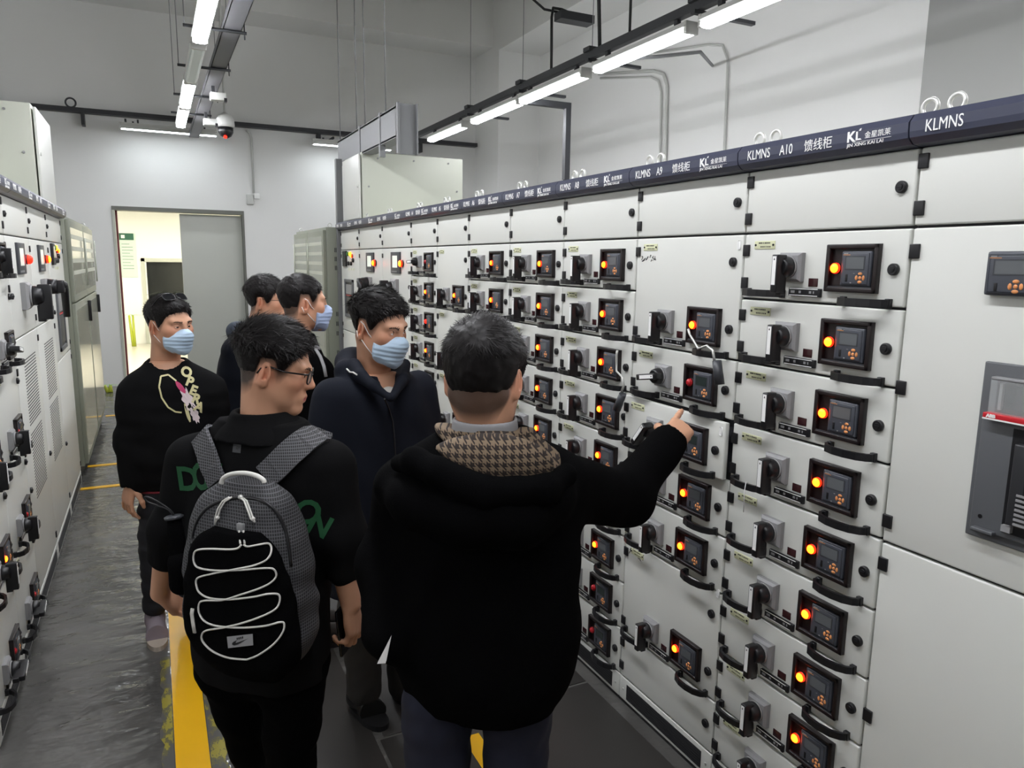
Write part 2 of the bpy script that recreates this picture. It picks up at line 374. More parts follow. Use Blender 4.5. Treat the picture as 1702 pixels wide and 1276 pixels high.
for i, y in enumerate(ly):
    luminaire((0.43, y, RZ), ll[i] if i < 4 else 'strip light of the middle row above the camera', 1 if i != 2 else 0, group='strip lights of the middle row')
luminaire((0.34, 11.62, 3.62), 'strip light lying across the back wall above the doorway', 2, math.pi/2, 'strip lights on the back wall')
luminaire((2.9, 11.62, 3.62), 'strip light on the back wall behind the busbar frame', 2, math.pi/2, 'strip lights on the back wall')
luminaire((-2.6, 11.62, 3.62), 'strip light on the back wall behind the left-hand box', 2, math.pi/2, 'strip lights on the back wall')
# left aisle: a third row over the left cabinets' far side
for y in (8.2, 5.5, 2.8, 0.1):
    luminaire((-2.6, y, RZ), 'strip light over the aisle behind the left cabinets', 3, group='strip lights of the left row')
    tag(MB().cyl((-2.6, y, RZ+.05), (-2.6, y, 6.3), .004, 6).build('hanger_rod', M['greysteel']), 'thin rod hanging a strip light behind the left cabinets', 'rod', 'hanger rods of the left row')
def rod(name, x, y, z0, label, r=.0035, m='greysteel'):
    return tag(MB().cyl((x, y, z0), (x, y, 6.3), r, 6).build(name, M[m]), label, 'rod', 'threaded hanger rods')
# right row: black tray over the lights
rt = thing('cable_tray', 'long black cable tray carrying the right-hand row of strip lights', 'cable tray', (RX, 4.0, RZ))
MB().box((-.03, -6.2, .1), (.03, 6.55, .165)).build('rail', M['darksteel'], rt)
for y in ry[:6]:
    for s in (-1, 1): MB().box((-.016, y-4+s*.45-.02, .072), (.016, y-4+s*.45+.02, .1)).build('bracket', M['darksteel'], rt)
for y in (8.37, 7.0, 5.68, 4.3, 2.95):
    MB().box((-.06, y-4-.05, .155), (.06, y-4+.05, .19)).build('joint_plate', M['darksteel'], rt)
    MB().box((-.05, y-4-.02, .075), (.5, y-4+.02, .1)).build('cross_arm', M['darksteel'], rt)
for y in (8.37, 7.0, 5.68, 4.3, 2.95): rod('hanger_rod', RX, y, RZ+.18, 'thin rod hanging the right-hand black tray from the ceiling')
# middle row: galvanised tray and cross bars
mt = thing('cable_tray', 'galvanised cable tray running down the middle of the ceiling', 'cable tray', (0.65, 4.5, RZ+.06))
m_ = MB(); m_.box((-.065, -8.4, 0), (.065, 7.2, .006)).box((-.065, -8.4, 0), (-.06, 7.2, .06)).box((.06, -8.4, 0), (.065, 7.2, .06)); m_.build('channel', M['traygrey'], mt)
for y in (6.17, 7.41, 8.7, 9.78, 4.7, 3.2):
    MB().cyl((-.34, y-4.5, -.012), (.1, y-4.5, -.012), .012, 8).build('cross_bar', M['darksteel'], mt)
    MB().cyl((.085, y-4.5, -.06), (.085, y-4.5, .3), .005, 6).build('bolt', M['darksteel'], mt)
for y in (6.17, 7.41, 8.7, 4.7):
    rod('hanger_rod', .735, y, RZ+.35, 'thin rod hanging the middle galvanised tray from the ceiling'); rod('hanger_rod', .32, y, RZ+.05, 'thin rod hanging the middle strip lights from the ceiling')
# back wall tray with its brackets
bt = thing('cable_tray', 'black cable tray running across the back wall', 'cable tray', (0.7, 11.95, 3.80))
MB().box((-3.4, -.07, 0), (4.4, .06, .06)).build('rail', M['darksteel'], bt)
for x in (-1.42, 1.75, 3.4): MB().box((x-.02, -.07, -.16), (x+.02, .12, 0)).build('bracket', M['darksteel'], bt)
for x in (-3.2, -.75, 1.0-1.0, -.1-.8, 1.9, 2.6): MB().box((x-.012, -.36, -.112), (x+.012, -.06, -.08)).build('arm', M['darksteel'], bt)
MB().torus((-1.55, -.02, .12), .06, .012, 'y').build('cable_loop', M['darksteel'], bt)
# dome camera on a drop pipe, floodlight boxes near it
dc = thing('dome_camera', 'white dome camera with black lens globe hanging from a thin pipe', 'camera', (0.93, 10.1, 3.45))
MB().cyl((0, 0, .19), (0, 0, 2.85), .016, 10).build('drop_pipe', M['fixture'], dc)
MB().tube([(0, 0, .2), (0, 0, .17), (0, 0, .12), (0, 0, .05), (0, 0, .03)], [.03, .075, .105, .11, .1], 20).build('housing', M['fixture'], dc)
gl = MB().tube([(0, 0, .035), (0, 0, -.03), (0, 0, -.075), (0, 0, -.1)], [.09, .09, .065, .02], 20).build('globe', M['black'], dc)
MB().cyl((-.01, -.06, -.085), (-.015, -.068, -.1), .02, 12).build('lens_glow', M['lampdim'], gl)
for x, y, z, lb in ((.70, 8.2, 3.47, 'white floodlight box under the middle tray, nearer one'), (.72, 9.6, 3.45, 'white floodlight box under the middle tray, beside the dome camera')):
    f = thing('floodlight', lb, 'floodlight', (x, y, z)); MB().box((-.075, -.05, -.045), (.075, .05, .03), bev=.01).build('housing', M['fixture'], f)
    MB().box((.05, -.055, -.055), (.078, .02, -.02)).build('bracket', M['black'], f); MB().box((-.06, -.02, .035), (-.03, .02, .10)).build('arm', M['darksteel'], f)
# conduits and boxes on the walls
def pipe(name, pts, r, m, label, cat='conduit', grp=None):
    return tag(MB().tube(pts, r, 10).build(name, M[m]), label, cat, grp)
pipe('conduit', [(1.40, YF-.02, 3.78), (1.45, YF-.02, 3.74), (1.47, YF-.02, 3.66), (1.47, YF-.02, 2.86)], .018, 'fixture', 'white conduit dropping down the back wall right of the doorway')
jb = thing('socket_box', 'small white socket box on the back wall right of the doorway', 'socket box', (1.45, YF, 2.78)); MB().box((-.09, -.05, -.09), (.01, 0, .06), bev=.008).build('box', M['fixture'], jb); MB().box((.02, -.06, 0), (.1, 0, .08), bev=.008).build('cover', M['white'], jb)
tag(MB().box((-.86, YF-.012, 1.29), (-.78, YF, 1.39), bev=.004).build('wall_switch', M['white']), 'white wall switch plate left of the doorway', 'switch')
XR = XW-.025
pipe('conduit', [(XR, 9.3, 4.52), (XR, 8.0, 4.28), (XR, 7.8, 4.2), (XR, 7.72, 4.05), (XR, 7.65, 2.2)], .02, 'fixture', 'left white conduit bending down the right wall')
pipe('conduit', [(XR, 9.25, 4.45), (XR, 8.06, 4.22), (XR, 7.9, 4.14), (XR, 7.83, 4.0), (XR, 7.76, 2.2)], .014, 'fixture', 'thin white conduit close beside another on the right wall')
pipe('conduit', [(XR, 8.0, 4.5), (XR, 7.0, 4.35), (XR, 6.75, 4.28), (XR, 6.65, 4.1), (XR, 6.6, 2.2)], .014, 'fixture', 'separate white conduit further right on the right wall')
pipe('cable', [(RX+.05, 5.3, RZ+.02), (4.0, 5.4, 3.62), (4.6, 5.6, 3.78), (XR, 6.9, 4.1)], .016, 'greysteel', 'grey hose arching from the strip lights to the right wall', 'cable')
# black bracket dropping behind the right cabinets
ba = thing('cable_duct', 'black square duct reaching out from the light tray and dropping behind the cabinets', 'cable duct', (RX, 7.0, 3.5))
MB().box((.05, -.03, -.03), (.56, .03, .03)).box((.50, -.03, -.75), (.56, .03, -.03)).build('duct', M['darksteel'], ba)
MB().tube([(.53, 0, -.75), (.53, 0, -.8), (.53, 0, -.95)], [.03, .012, .012], 8).build('cable', M['cable'], ba)
MB().cyl((.2, 0, .03), (.2, 0, .12), .01, 8).build('bolt', M['darksteel'], ba)
# thick black cables with a short tray stub high on the right
ct = thing('cable_tray', 'short dark tray stub high up with thick black cables', 'cable tray', (3.66, 6.6, 4.215)); MB().box((-.02, -.12, -.045), (.35, .02, .03)).build('stub', M['darksteel'], ct)
pipe('cable', [(3.25, 6.75, 5.2), (3.30, 6.7, 4.62), (3.40, 6.65, 4.36), (3.52, 6.6, 4.26), (3.68, 6.58, 4.25)], .012, 'cable', 'black cable curving down into the high tray stub', 'cable')
pipe('cable', [(3.78, 6.55, 4.25), (3.68, 6.55, 4.27), (3.56, 6.5, 4.25), (3.52, 6.45, 4.15), (3.50, 6.40, 3.66)], .013, 'cable', 'black cable dropping from the high tray stub to the light tray', 'cable')
pipe('cable', [(3.50, 5.64, 6.3), (3.50, 5.62, 4.3), (3.50, 5.56, 3.66)], .016, 'cable', 'thick black cable hanging straight to the right light tray, left of a thinner one', 'cable')
pipe('cable', [(3.5, 5.14, 6.3), (3.5, 5.127, 3.66)], .011, 'cable', 'thin black cable hanging straight to the right light tray', 'cable')
# ------------------------------------------------------------------ switchgear
# local cabinet axes: x runs left to right as seen from its aisle, -y comes out of the front, z up; front plane y = 0
XR_, XLF = 1.72, -0.63
ZT, ZR, ZP, PITCH = 2.168, 1.972, 0.12, 0.2057
CACHE = {}
def cached(key, fn):
    if key not in CACHE: CACHE[key] = fn()
    return CACHE[key]
def front(w, h, th=.019, g=.0035):
    return cached(('front', round(w, 4), round(h, 4)), lambda: MB().box((g, -.0, g), (w-g, th, h-g), bev=.005).mesh('front', M['cab']))
def f_hinge(): return MB().box((.0005, -.006, -.018), (.027, .004, .018), bev=.002).mesh('hinge', M['black'])
def f_lock():
    b = MB(); b.tube([(0, .002, 0), (0, -.008, 0), (0, -.010, 0)], [.0155, .0155, .013], 20); b.tube([(0, -.0102, 0), (0, -.012, 0)], [.008, .007], 14); b.box((-.006, -.0135, -.0012), (.006, -.012, .0012)); return b.mesh('lock', M['black'])
def f_plate():
    b = MB(); b.box((0, -.002, 0), (.085, .001, .025), 0, bev=.001)
    for x in (.006, .079): b.cyl((x, -.004, .0125), (x, -.002, .0125), .0035, 8, 1)
    r = random.Random(2)
    for i in range(8): b.box((.018+i*.0062, -.0024, .0165), (.018+i*.0062+r.uniform(.003, .005), -.002, .0205), 2)
    for i in range(7): b.box((.026+i*.0062, -.0024, .005), (.026+i*.0062+r.uniform(.002, .005), -.002, .009), 2)
    return b.mesh('nameplate', [M['yellowplate'], M['black'], M['ink']])
def f_swbase():
    b = MB(); f0, f1 = .042, .034
    vs = [(q*x, y, r_*x) for y, x in ((.001, f0), (-.014, f0), (-.021, f1)) for q, r_ in ((-1, -1), (1, -1), (1, 1), (-1, 1))]
    b.add(vs, [(8, 9, 10, 11)]+[(k*4+j, k*4+(j+1) % 4, k*4+4+(j+1) % 4, k*4+4+j) for k in (0, 1) for j in range(4)])
    b.tube([(0, -.02, 0), (0, -.027, 0)], [.033, .032], 24)
    return b.mesh('switch_base', M['plategrey'])
def f_handle():
    b = MB(); b.tube([(0, -.026, 0), (0, -.034, 0), (0, -.05, 0), (0, -.056, 0)], [.031, .031, .027, .022], 24)
    b.box((-.0115, -.078, -.075), (.0115, -.040, .036), bev=.004)
    b.box((-.0105, -.058, -.082), (.0105, -.036, -.03), bev=.003)
    return b.mesh('switch_handle', M['black'])
def f_hlabel():
    b = MB(); b.box((-.007, -.0792, -.052), (.007, -.0779, .031), 0); b.prism([(-.0028, .020), (.0028, .020), (0, .027)], -.0797, -.0791, 1, 1)
    return b.mesh('handle_label', [M['white'], M['ink']])
def f_window():
    b = MB(); b.box((0, -.002, 0), (.033, .001, .024), 0, bev=.001); return b.mesh('indicator_window', M['redwin'])
def f_strip():
    b = MB(); b.box((0, -.009, 0), (.117, .001, .024), 0, bev=.002); b.box((.004, -.0096, .0205), (.108, -.0088, .0225), 1); b.box((.004, -.0096, .0015), (.108, -.0088, .0035), 1)
    for x, ww in ((.01, .014), (.04, .008), (.078, .008), (.092, .004)): b.box((x, -.0096, .009), (x+ww, -.0088, .016), 2)
    return b.mesh('label_strip', [M['black'], M['white'], M['plategrey']])
def f_recess():
    b = MB(); W_, H_, t = .166, .130, .013
    b.box((0, -.003, 0), (W_, .002, H_), 1)
    for a, c in (((0, -.016, 0), (W_, 0, t)), ((0, -.016, H_-t), (W_, 0, H_)), ((0, -.016, 0), (t, 0, H_)), ((W_-t, -.016, 0), (W_, 0, H_))): b.box(a, c, 0, bev=.003)
    b.box((t, -.0145, t), (W_-t, -.0125, t+.003), 2)
    return b.mesh('meter_frame', [M['recess'], M['recess'], M['charcoal']])
def f_meter(lcd):
    def g():
        b = MB(); w_, h_ = .094, .094
        b.box((0, -.014, 0), (w_, -.002, h_), 0, bev=.004); b.box((.006, -.017, .005), (w_-.006, -.013, h_-.005), 0, bev=.003)
        b.box((.016, -.0176, .044), (.078, -.0168, .081), 4); b.box((.019, -.018, .047), (.075, -.0174, .078), 1)
        b.box((.010, -.0178, .086), (.024, -.0168, .089), 2); b.box((.008, -.0178, .0835), (.03, -.0168, .0848), 3)
        for x, z, rx, rz in ((.066, .034, .007, .0042), (.066, .012, .007, .0042), (.055, .023, .0042, .007), (.077, .023, .0042, .007), (.066, .023, .0048, .0048)):
            b.sphere((x, -.017, z), 1, 3, 12, 6, (rx, .0022, rz))
        b.box((.020, -.0182, .012), (.027, -.0168, .032), 5, bev=.001); b.box((.036, -.0176, .008), (.04, -.0168, .011), 2); b.box((.044, -.0176, .034), (.049, -.0168, .0352), 2)
        return b.mesh('meter', [M['meter'], M[lcd], M['plategrey'], M['orange'], M['charcoal'], M['black']])
    return cached(('meter', lcd), g)
def f_lamp(m):
    def g():
        b = MB(); b.tube([(0, -.002, 0), (0, -.008, 0)], [.0155, .015], 18, 1)
        b.tube([(0, -.008, 0), (0, -.015, 0)], [.0145, .014], 18, 2); b.tube([(0, -.0148, 0), (0, -.019, 0), (0, -.0215, 0)], [.013, .0105, .005], 18, 0)
        return b.mesh('indicator_lamp', [M[m], M['recess'], M['lamprim' if m in ('lampon', 'lampamber') else m]])
    return cached(('lamp', m), g)
def f_pull():
    b = MB(); L = .155
    pts = [(.006, 0, 0), (.006, -.022, 0), (.018, -.036, 0), (.05, -.046, 0), (.085, -.047, 0), (.12, -.040, 0), (.142, -.026, 0), (.149, -.016, 0), (.149, 0, 0)]
    b.strip(pts, .021, .009, (0, 0, 1)); b.box((0, -.012, -.0125), (.016, .001, .0125), bev=.002); b.box((.140, -.012, -.0125), (.156, .001, .0125), bev=.002)
    return b.mesh('pull_handle', M['black'])
def f_sticker():
    return MB().box((0, -.0012, 0), (.013, .0005, .03), bev=.004).mesh('sticker', M['white'])
def part(name, me, par, x, y, z, ry=0.0, label=None):
    o = link(name, me, par, (x, y, z), 0, label)
    if ry: o.rotation_euler = (0, ry, 0)
    return o
def drawer(cab, w, z, h, lamp='on', hor=0.0, out=0.0, mirror_hinge=False, plate=True):
    lcd = 'lcd' if lamp != 'off' else 'lcdgreen'
    d = part('drawer', front(w, h), cab, 0, -out, z)
    k = min(1.0, w/.583) if w < .583 else 1.0
    if plate: part('nameplate', cached('plate', f_plate), d, .047, 0, h-.0495)
    hx = w-.028 if mirror_hinge else 0
    for zz in ((h-.053, .05) if h < .3 else (h-.053, .05)): part('hinge', cached('hinge', f_hinge), d, hx, 0, zz)
    part('switch_base', cached('swb', f_swbase), d, .21*k, 0, .102)
    hd = part('switch_handle', cached('swh', f_handle), d, .21*k, 0, .102, hor)
    hl = part('handle_label', cached('swl', f_hlabel), d, .21*k, 0, .102, hor)
    part('indicator_window', cached('win', f_window), d, .271*k, 0, .047)
    part('label_strip', cached('strip', f_strip), d, .205*k, 0, .018)
    part('meter_frame', cached('rec', f_recess), d, .338*k, 0, .036)
    part('meter', f_meter(lcd), d, .390*k, 0, .053)
    mm = {'on': 'lampon', 'dim': 'lampdim', 'off': 'lampoff'}[lamp]
    part('indicator_lamp', f_lamp(mm), d, .369*k, 0, .101, 0, 'glowing red lamp' if lamp != 'off' else 'dark unlit red lamp')
    part('lock', cached('lock', f_lock), d, .544*k, 0, .1)
    if h > .3: part('lock', cached('lock', f_lock), d, .544*k, 0, h-.09)
    part('pull_handle', cached('pull', f_pull), d, .03*k, 0, .022); part('pull_handle', cached('pull', f_pull), d, .392*k, 0, .012)
    return d
def header_mesh(w):
    def g():
        pf = [(0, -.008), (-.030, -.004), (-.047, .010), (-.050, .024), (-.050, .047), (-.034, .066), (.02, .070), (.02, -.008)]   # y,z outline
        return MB().prism(pf, .002, w-.002, 0).mesh('header_plate', M['header'])
    return cached(('hdr', round(w, 4)), g)
def eye(cab, x, y=.07):
    def g():
        b = MB(); b.torus((0, 0, .028), .020, .0055, 'y', 20, 8); b.cyl((0, 0, -.008), (0, 0, .006), .013, 12); return b.mesh('lifting_eye', M['steel'])
    return part('lifting_eye', cached('eye', g), cab, x, y, ZT+.075)
def logo(par, x, z, s=1.0):
    b = text_mesh('emblem', 'K', .036*s, M['white'], 1.05, bold=.0012)
    link('emblem', b, par, (x, -.0503, z-.003))
    e = MB()   # the L-shaped swash and raised tick beside the K
    e.prism([(.028*s, .0), (.046*s, .0), (.042*s, .004*s), (.034*s, .004*s), (.033*s, .022*s), (.028*s, .022*s)], -.0008, 0, 1)
    e.prism([(.036*s, .023*s), (.042*s, .023*s), (.044*s, .029*s), (.039*s, .028*s)], -.0008, 0, 1)
    e.build('emblem_tick', M['white'], par, (x, -.0505, z-.002))
    link('lettering', text_mesh('lettering', '金星凯莱', .018*s, M['white'], 1.05), par, (x+.054*s, -.0505, z+.001))
    MB().box((.02*s, -.0006, 0), (.132*s, 0, .0008)).build('underline', M['white'], par, (x, -.0505, z-.0065))
    link('lettering', text_mesh('lettering', 'JIN XING KAI LAI', .0125*s, M['white'], 1.15), par, (x+.002*s, -.0505, z-.0165))
def plinth(cab, w):
    def g():
        b = MB(); b.box((.002, 0, .016), (w-.002, .02, ZP-.003), 0, bev=.003)
        b.box((.055, -.0015, .030), (w-.055, .002, ZP-.022), 1); b.box((.002, .004, 0), (w-.002, .6, .016), 2)
        for i in range(6): b.box((.058, -.003, .034+i*.0105), (w-.058, -.001, .037+i*.0105), 2)
        return b.mesh('plinth', [M['cab'], M['grille'], M['black']])
    p = part('plinth', cached(('pl', round(w, 4)), g), cab, 0, 0, 0)
    def s(): return MB().sphere((0, 0, 0), .006, 0, 10, 6, (.006, .003, .006)).mesh('screw', M['steel'])
    part('screw', cached('scr', s), p, .03, -.001, .065); part('screw', cached('scr', s), p, w-.03, -.001, .065)
def cabinet(side, y_left, w, label, code=None, text2=True, depth=.8, group=None, eyes_=True):
    if side == 'R': c = thing('switchgear_cabinet', label, 'cabinet', (XR_, y_left, 0), -math.pi/2, group)
    else: c = thing('switchgear_cabinet', label, 'cabinet', (XLF, y_left, 0), math.pi/2, group)
    def g():
        b = MB(); b.box((.001, .021, .015), (w-.001, depth, ZT+.068), 0); b.box((.001, .0195, .018), (w-.001, .0215, ZT), 1)  # dark sheet behind the doors, shade of their gaps put into its colour
        return b.mesh('carcass', [M['cabside'], M['gap']])
    part('carcass', cached(('car', round(w, 4), depth), g), c, 0, 0, 0)
    h = part('header_plate', header_mesh(w), c, 0, 0, ZT+.004)
    if code is not None:
        s = w/.583
        link('lettering', text_mesh('lettering', 'KLMNS', .040, M['white'], .74), h, (.042, -.0505, .018))
        if code: link('lettering', text_mesh('lettering', code, .040, M['white'], .74), h, (.172, -.0505, .018))
        if text2: link('lettering', text_mesh('lettering', text2 if isinstance(text2, str) else '馈线柜', .034, M['white'], .95), h, (.262 if code else .2, -.0505, .019)); logo(h, .405*s, .026)
    plinth(c, w)
    d = part('door', front(w, ZT-ZR-.002), c, 0, 0, ZR)
    hx = 0 if side == 'R' else w-.028
    for zz in (ZT-ZR-.038, .045): part('hinge', cached('hinge', f_hinge), d, hx, 0, zz)
    part('lock', cached('lock', f_lock), d, (w-.039) if side == 'R' else .039, 0, .1)
    for x in (.035, w-.035):
        if eyes_: eye(c, x)
    return c
def rows(c, w, spec, mirror_hinge=False):
    """spec from the top down: list of (height in units, lamp, horizontal handle angle, pulled out)"""
    z = ZR
    for u, lamp, hor, out in spec:
        h = u*PITCH; z -= h
        if lamp is None:
            dd = part('door', front(w, h), c, 0, 0, z)
            for zz in (h-.05, .05): part('hinge', cached('hinge', f_hinge), dd, 0 if not mirror_hinge else w-.028, 0, zz)
            part('lock', cached('lock', f_lock), dd, w-.039, 0, h*.5)
        else: drawer(c, w, z, h, lamp, hor, out, mirror_hinge)
ON, OFF, DIM = 'on', 'off', 'dim'
def n(k, *st): return [(1, s, 0, 0) for s in st]
YB = [7.459, 6.74, 5.985, 5.232, 4.68, 4.136, 3.561, 2.991, 2.414, 1.827, 1.244]
def RW(i): return YB[i]-YB[i+1]
c = cabinet('R', YB[9], RW(9), 'white switchgear cabinet under the A10 header with nine drawers, all red lamps lit', 'A10'); rows(c, RW(9), n(0, *[ON]*9))
HORIZ = math.radians(95)
c = cabinet('R', YB[8], RW(8), 'white switchgear cabinet under the A9 header with handwriting and padlocked handles', 'A9')
rows(c, RW(8), [(2, ON, 0, 0), (1, OFF, math.radians(80), 0), (1, OFF, math.radians(40), .028), (1, ON, 0, 0), (1, ON, 0, 0), (2, ON, 0, 0), (1, None, 0, 0)])
for o in [x for x in c.children if x.name.startswith('drawer')]: pass
A9 = c
part('sticker', cached('stk', f_sticker), c, RW(8)-.028, 0, ZR-.05, 0, 'white oval sticker'); part('sticker', cached('stk', f_sticker), c, RW(8)-.03, -.028, ZR-3*PITCH-.05, 0, 'white oval sticker'); part('sticker', cached('stk', f_sticker), c, RW(8)-.025, 0, .72, 0, 'white oval sticker')
def scribble(par, x, z, seed):
    r = random.Random(seed); b = MB()
    for i in range(6):
        ox = i*.0165
        for k in range(4):
            p0 = Vector((ox+r.uniform(0, .011), -.0008, r.uniform(-.012, .012))); p1 = p0+Vector((r.uniform(-.009, .009), 0, r.uniform(-.014, .012)))
            b.tube([p0, (p0+p1)/2+Vector((r.uniform(-.002, .002), 0, r.uniform(-.002, .002))), p1], .0013, 5)
    return b.build('handwriting', M['ink'], par, (x, 0, z))
scribble(c, .035, ZR-.078, 1); scribble(c, .035, .70, 2)
c = cabinet('R', YB[7], RW(7), 'white switchgear cabinet under the A8 header with nine drawers, lowest two lamps dark', 'A8'); rows(c, RW(7), n(0, *([ON]*7+[OFF]*2)))
c = cabinet('R', YB[6], RW(6), 'white switchgear cabinet under the A7 header left of the A8 one', 'A7'); rows(c, RW(6), n(0, *[ON]*9))
c = cabinet('R', YB[5], RW(5), 'white switchgear cabinet under the A6 header left of the A7 one', 'A6'); rows(c, RW(5), n(0, *[ON]*9))
c = cabinet('R', YB[4], RW(4), 'white switchgear cabinet under the A5 header with tall blank-topped drawers', 'A5'); rows(c, RW(4), [(2, ON, 0, 0), (2, ON, 0, 0), (2, ON, 0, 0), (2, ON, 0, 0), (1, ON, 0, 0)])
c = cabinet('R', YB[3], RW(3), 'white switchgear cabinet under the A4 header, its top drawer handle turned level', 'A4'); rows(c, RW(3), [(1, OFF, math.radians(88), 0), (1, ON, 0, 0), (1, DIM, 0, 0), (1, ON, 0, 0), (1, DIM, 0, 0), (1, OFF, 0, 0), (1, ON, 0, 0), (1, ON, 0, 0), (1, ON, 0, 0)])
# three wide incoming cabinets at the far end
def big_door(c, w, z0, z1, hinge_left=True):
    d = part('door', front(w, z1-z0), c, 0, 0, z0)
    for zz in (z1-z0-.06, .06): part('hinge', cached('hinge', f_hinge), d, 0 if hinge_left else w-.028, 0, zz)
    part('lock', cached('lock', f_lock), d, w-.039 if hinge_left else .039, 0, (z1-z0)*.42)
    return d
def touch(d, x, z, w=.24, h=.165, m='screen'):
    b = MB(); b.box((0, -.012, 0), (w, .001, h), 0, bev=.003); b.box((.05, -.0132, .045), (w-.065, -.0118, h-.028), 1)
    for i in range(4): b.box((.03+i*.035, -.0128, .010), (.052+i*.035, -.0118, .02), 2)
    return part('touch_screen', b.mesh('touch_screen', [M['charcoal'], M[m], M['plategrey']]), d, x, 0, z)
def lamp_at(d, x, z, m='lampon', s=1.3):
    o = part('indicator_lamp', f_lamp(m), d, x, .002, z); o.scale = (s, s, s); return o
def big_switch(d, x, z, s=1.0, hor=0.0):
    for nm, key, fn in (('switch_base', 'swb', f_swbase), ('switch_handle', 'swh', f_handle)):
        o = part(nm, cached(key, fn), d, x, 0, z, hor if nm != 'switch_base' else 0); o.scale = (s, s, s)
def lever(d, x, z):
    b = MB(); b.box((-.09, -.03, -.05), (.05, .001, .07), 0, bev=.006); b.tube([(0, -.02, .02), (0, -.08, .02)], [.05, .045], 18, 1); b.box((-.025, -.12, -.02), (.05, -.06, .06), 1, bev=.01)
    b.tube([(0, -.10, .03), (.05, -.11, .03), (.08, -.11, .0), (.085, -.11, -.18)], [.026, .026, .024, .02], 10, 1)
    return part('lever_handle', b.mesh('lever_handle', [M['plategrey'], M['black']]), d, x, 0, z)
def breaker_front(d, x, z, w=.33, h=.36):
    b = MB(); t = .03
    for a, c_ in (((0, -.014, 0), (w, 0, t)), ((0, -.014, h-t), (w, 0, h)), ((0, -.014, 0), (t, 0, h)), ((w-t, -.014, 0), (w, 0, h))): b.box(a, c_, 0, bev=.003)
    b.box((t, -.004, t), (w-t, .001, h-t), 1); b.box((t+.03, -.012, h*.62), (w-t-.03, -.003, h-t-.02), 2); b.box((t+.02, -.01, t+.02), (w-t-.02, -.003, h*.55), 3, bev=.003); b.box((t+.02, -.012, h*.57), (w-t-.02, -.003, h*.59), 4)
    return part('breaker_panel', b.mesh('breaker_panel', [M['breaker'], M['black'], M['plategrey'], M['breakerdark'], M['red']]), d, x, 0, z)
def vents(d, w, h, both=True):
    b = MB()
    for blk in range(2):
        for i in range(22):
            z = h-.13-blk*.40-i*.0165
            b.box((w*.28, -.0012, z), (w*.80, .001, z+.005), 0)
    return part('vent_slots', b.mesh('vent_slots', M['gap']), d, 0, 0, 0)
def buttons(d, x, z):
    b = MB(); b.box((0, -.016, 0), (.14, .001, .15), 0, bev=.004); b.box((.02, -.018, .05), (.12, -.015, .13), 1); part('meter', b.mesh('meter', [M['black'], M['lcdgreen']]), d, x, 0, z)
    for i, (xx, zz, m_) in enumerate(((.20, .12, 'green'), (.29, .12, 'lampamber'), (.36, .10, 'lampon'), (.22, .03, 'black'), (.32, .03, 'black'), (.40, .06, 'black'))):
        if m_ == 'lampon': lamp_at(d, x+xx, z+zz, m_, 1.2)
        else: part('push_button', MB().tube([(0, .001, 0), (0, -.012, 0), (0, -.018, 0)], [.02, .02, .015], 14).mesh('push_button', M[m_]), d, x+xx, 0, z+zz)
    b = MB()
    for i in range(3): b.box((.20+i*.09, -.0015, -.035), (.23+i*.09, .0005, -.015))
    part('button_label', b.mesh('button_label', M['yellowplate']), d, x, 0, z)
def incoming(side, y0, w, label, kind, code, zl):
    c = cabinet(side, y0, w, label, code, '受电柜' if kind == 'breaker' else '电容柜', group=None, eyes_=kind != 'breaker')
    d = big_door(c, w, zl, ZR, side == 'R')
    if kind == 'breaker':
        buttons(d, w*.15, ZR-zl-.16); breaker_front(d, w*.22, 1.32-zl if side == 'R' else 1.19-zl, w*.46 if side == 'R' else w*.42, .37 if side == 'R' else .46)
    else:
        touch(d, w*.36, 1.775-zl); lamp_at(d, w*.74, 1.852-zl, 'lampon' if kind != 'lever2' else 'lampdim', 1.8)
        part('sticker', cached('stk', f_sticker), d, w*.73, 0, 1.79-zl)
        if kind == 'lever': lever(d, w*.5, 1.66-zl)
        else: big_switch(d, w*.5, 1.66-zl, 1.7)
    l = big_door(c, w, ZP, zl, side == 'R')
    if kind != 'breaker': vents(l, w, zl-ZP)
    return c
incoming('R', YB[0], RW(0), 'white cabinet at the far end of the right row with breaker window and red lamp', 'breaker', '', 1.178)
incoming('R', YB[1], RW(1), 'white cabinet of the right row with lit touch screen above a big black lever', 'lever', '', 1.467)
incoming('R', YB[2], RW(2), 'white cabinet with lit touch screen directly left of the A4 cabinet', 'switch', '', 1.467)
LB = [4.30, 5.105, 5.95, 6.865]
incoming('L', LB[2], LB[3]-LB[2], 'white cabinet at the far end of the left row with tall breaker window', 'breaker', '', 1.135)
incoming('L', LB[1], LB[2]-LB[1], 'white louvred cabinet of the left row with a big black lever', 'lever', '', 1.457)
incoming('L', LB[0], LB[1]-LB[0], 'white louvred cabinet of the left row with a small black rotary switch', 'lever2', '', 1.457)
c = cabinet('L', LB[0]-.59, .588, 'white drawer cabinet of the left row next to the louvred cabinets', 'B4'.replace('B4', ''))
rows(c, .588, [(1, OFF, 0, 0), (2, OFF, math.radians(-80), 0), (2, OFF, 0, 0), (2, OFF, 0, 0), (2, OFF, math.radians(80), 0)], True)
c = cabinet('L', LB[0]-1.18, .588, 'white drawer cabinet of the left row at the left edge of the photo', '')
rows(c, .588, [(1, OFF, 0, 0), (2, OFF, 0, 0), (2, OFF, 0, 0), (2, ON, 0, 0), (2, OFF, math.radians(80), 0)], True)
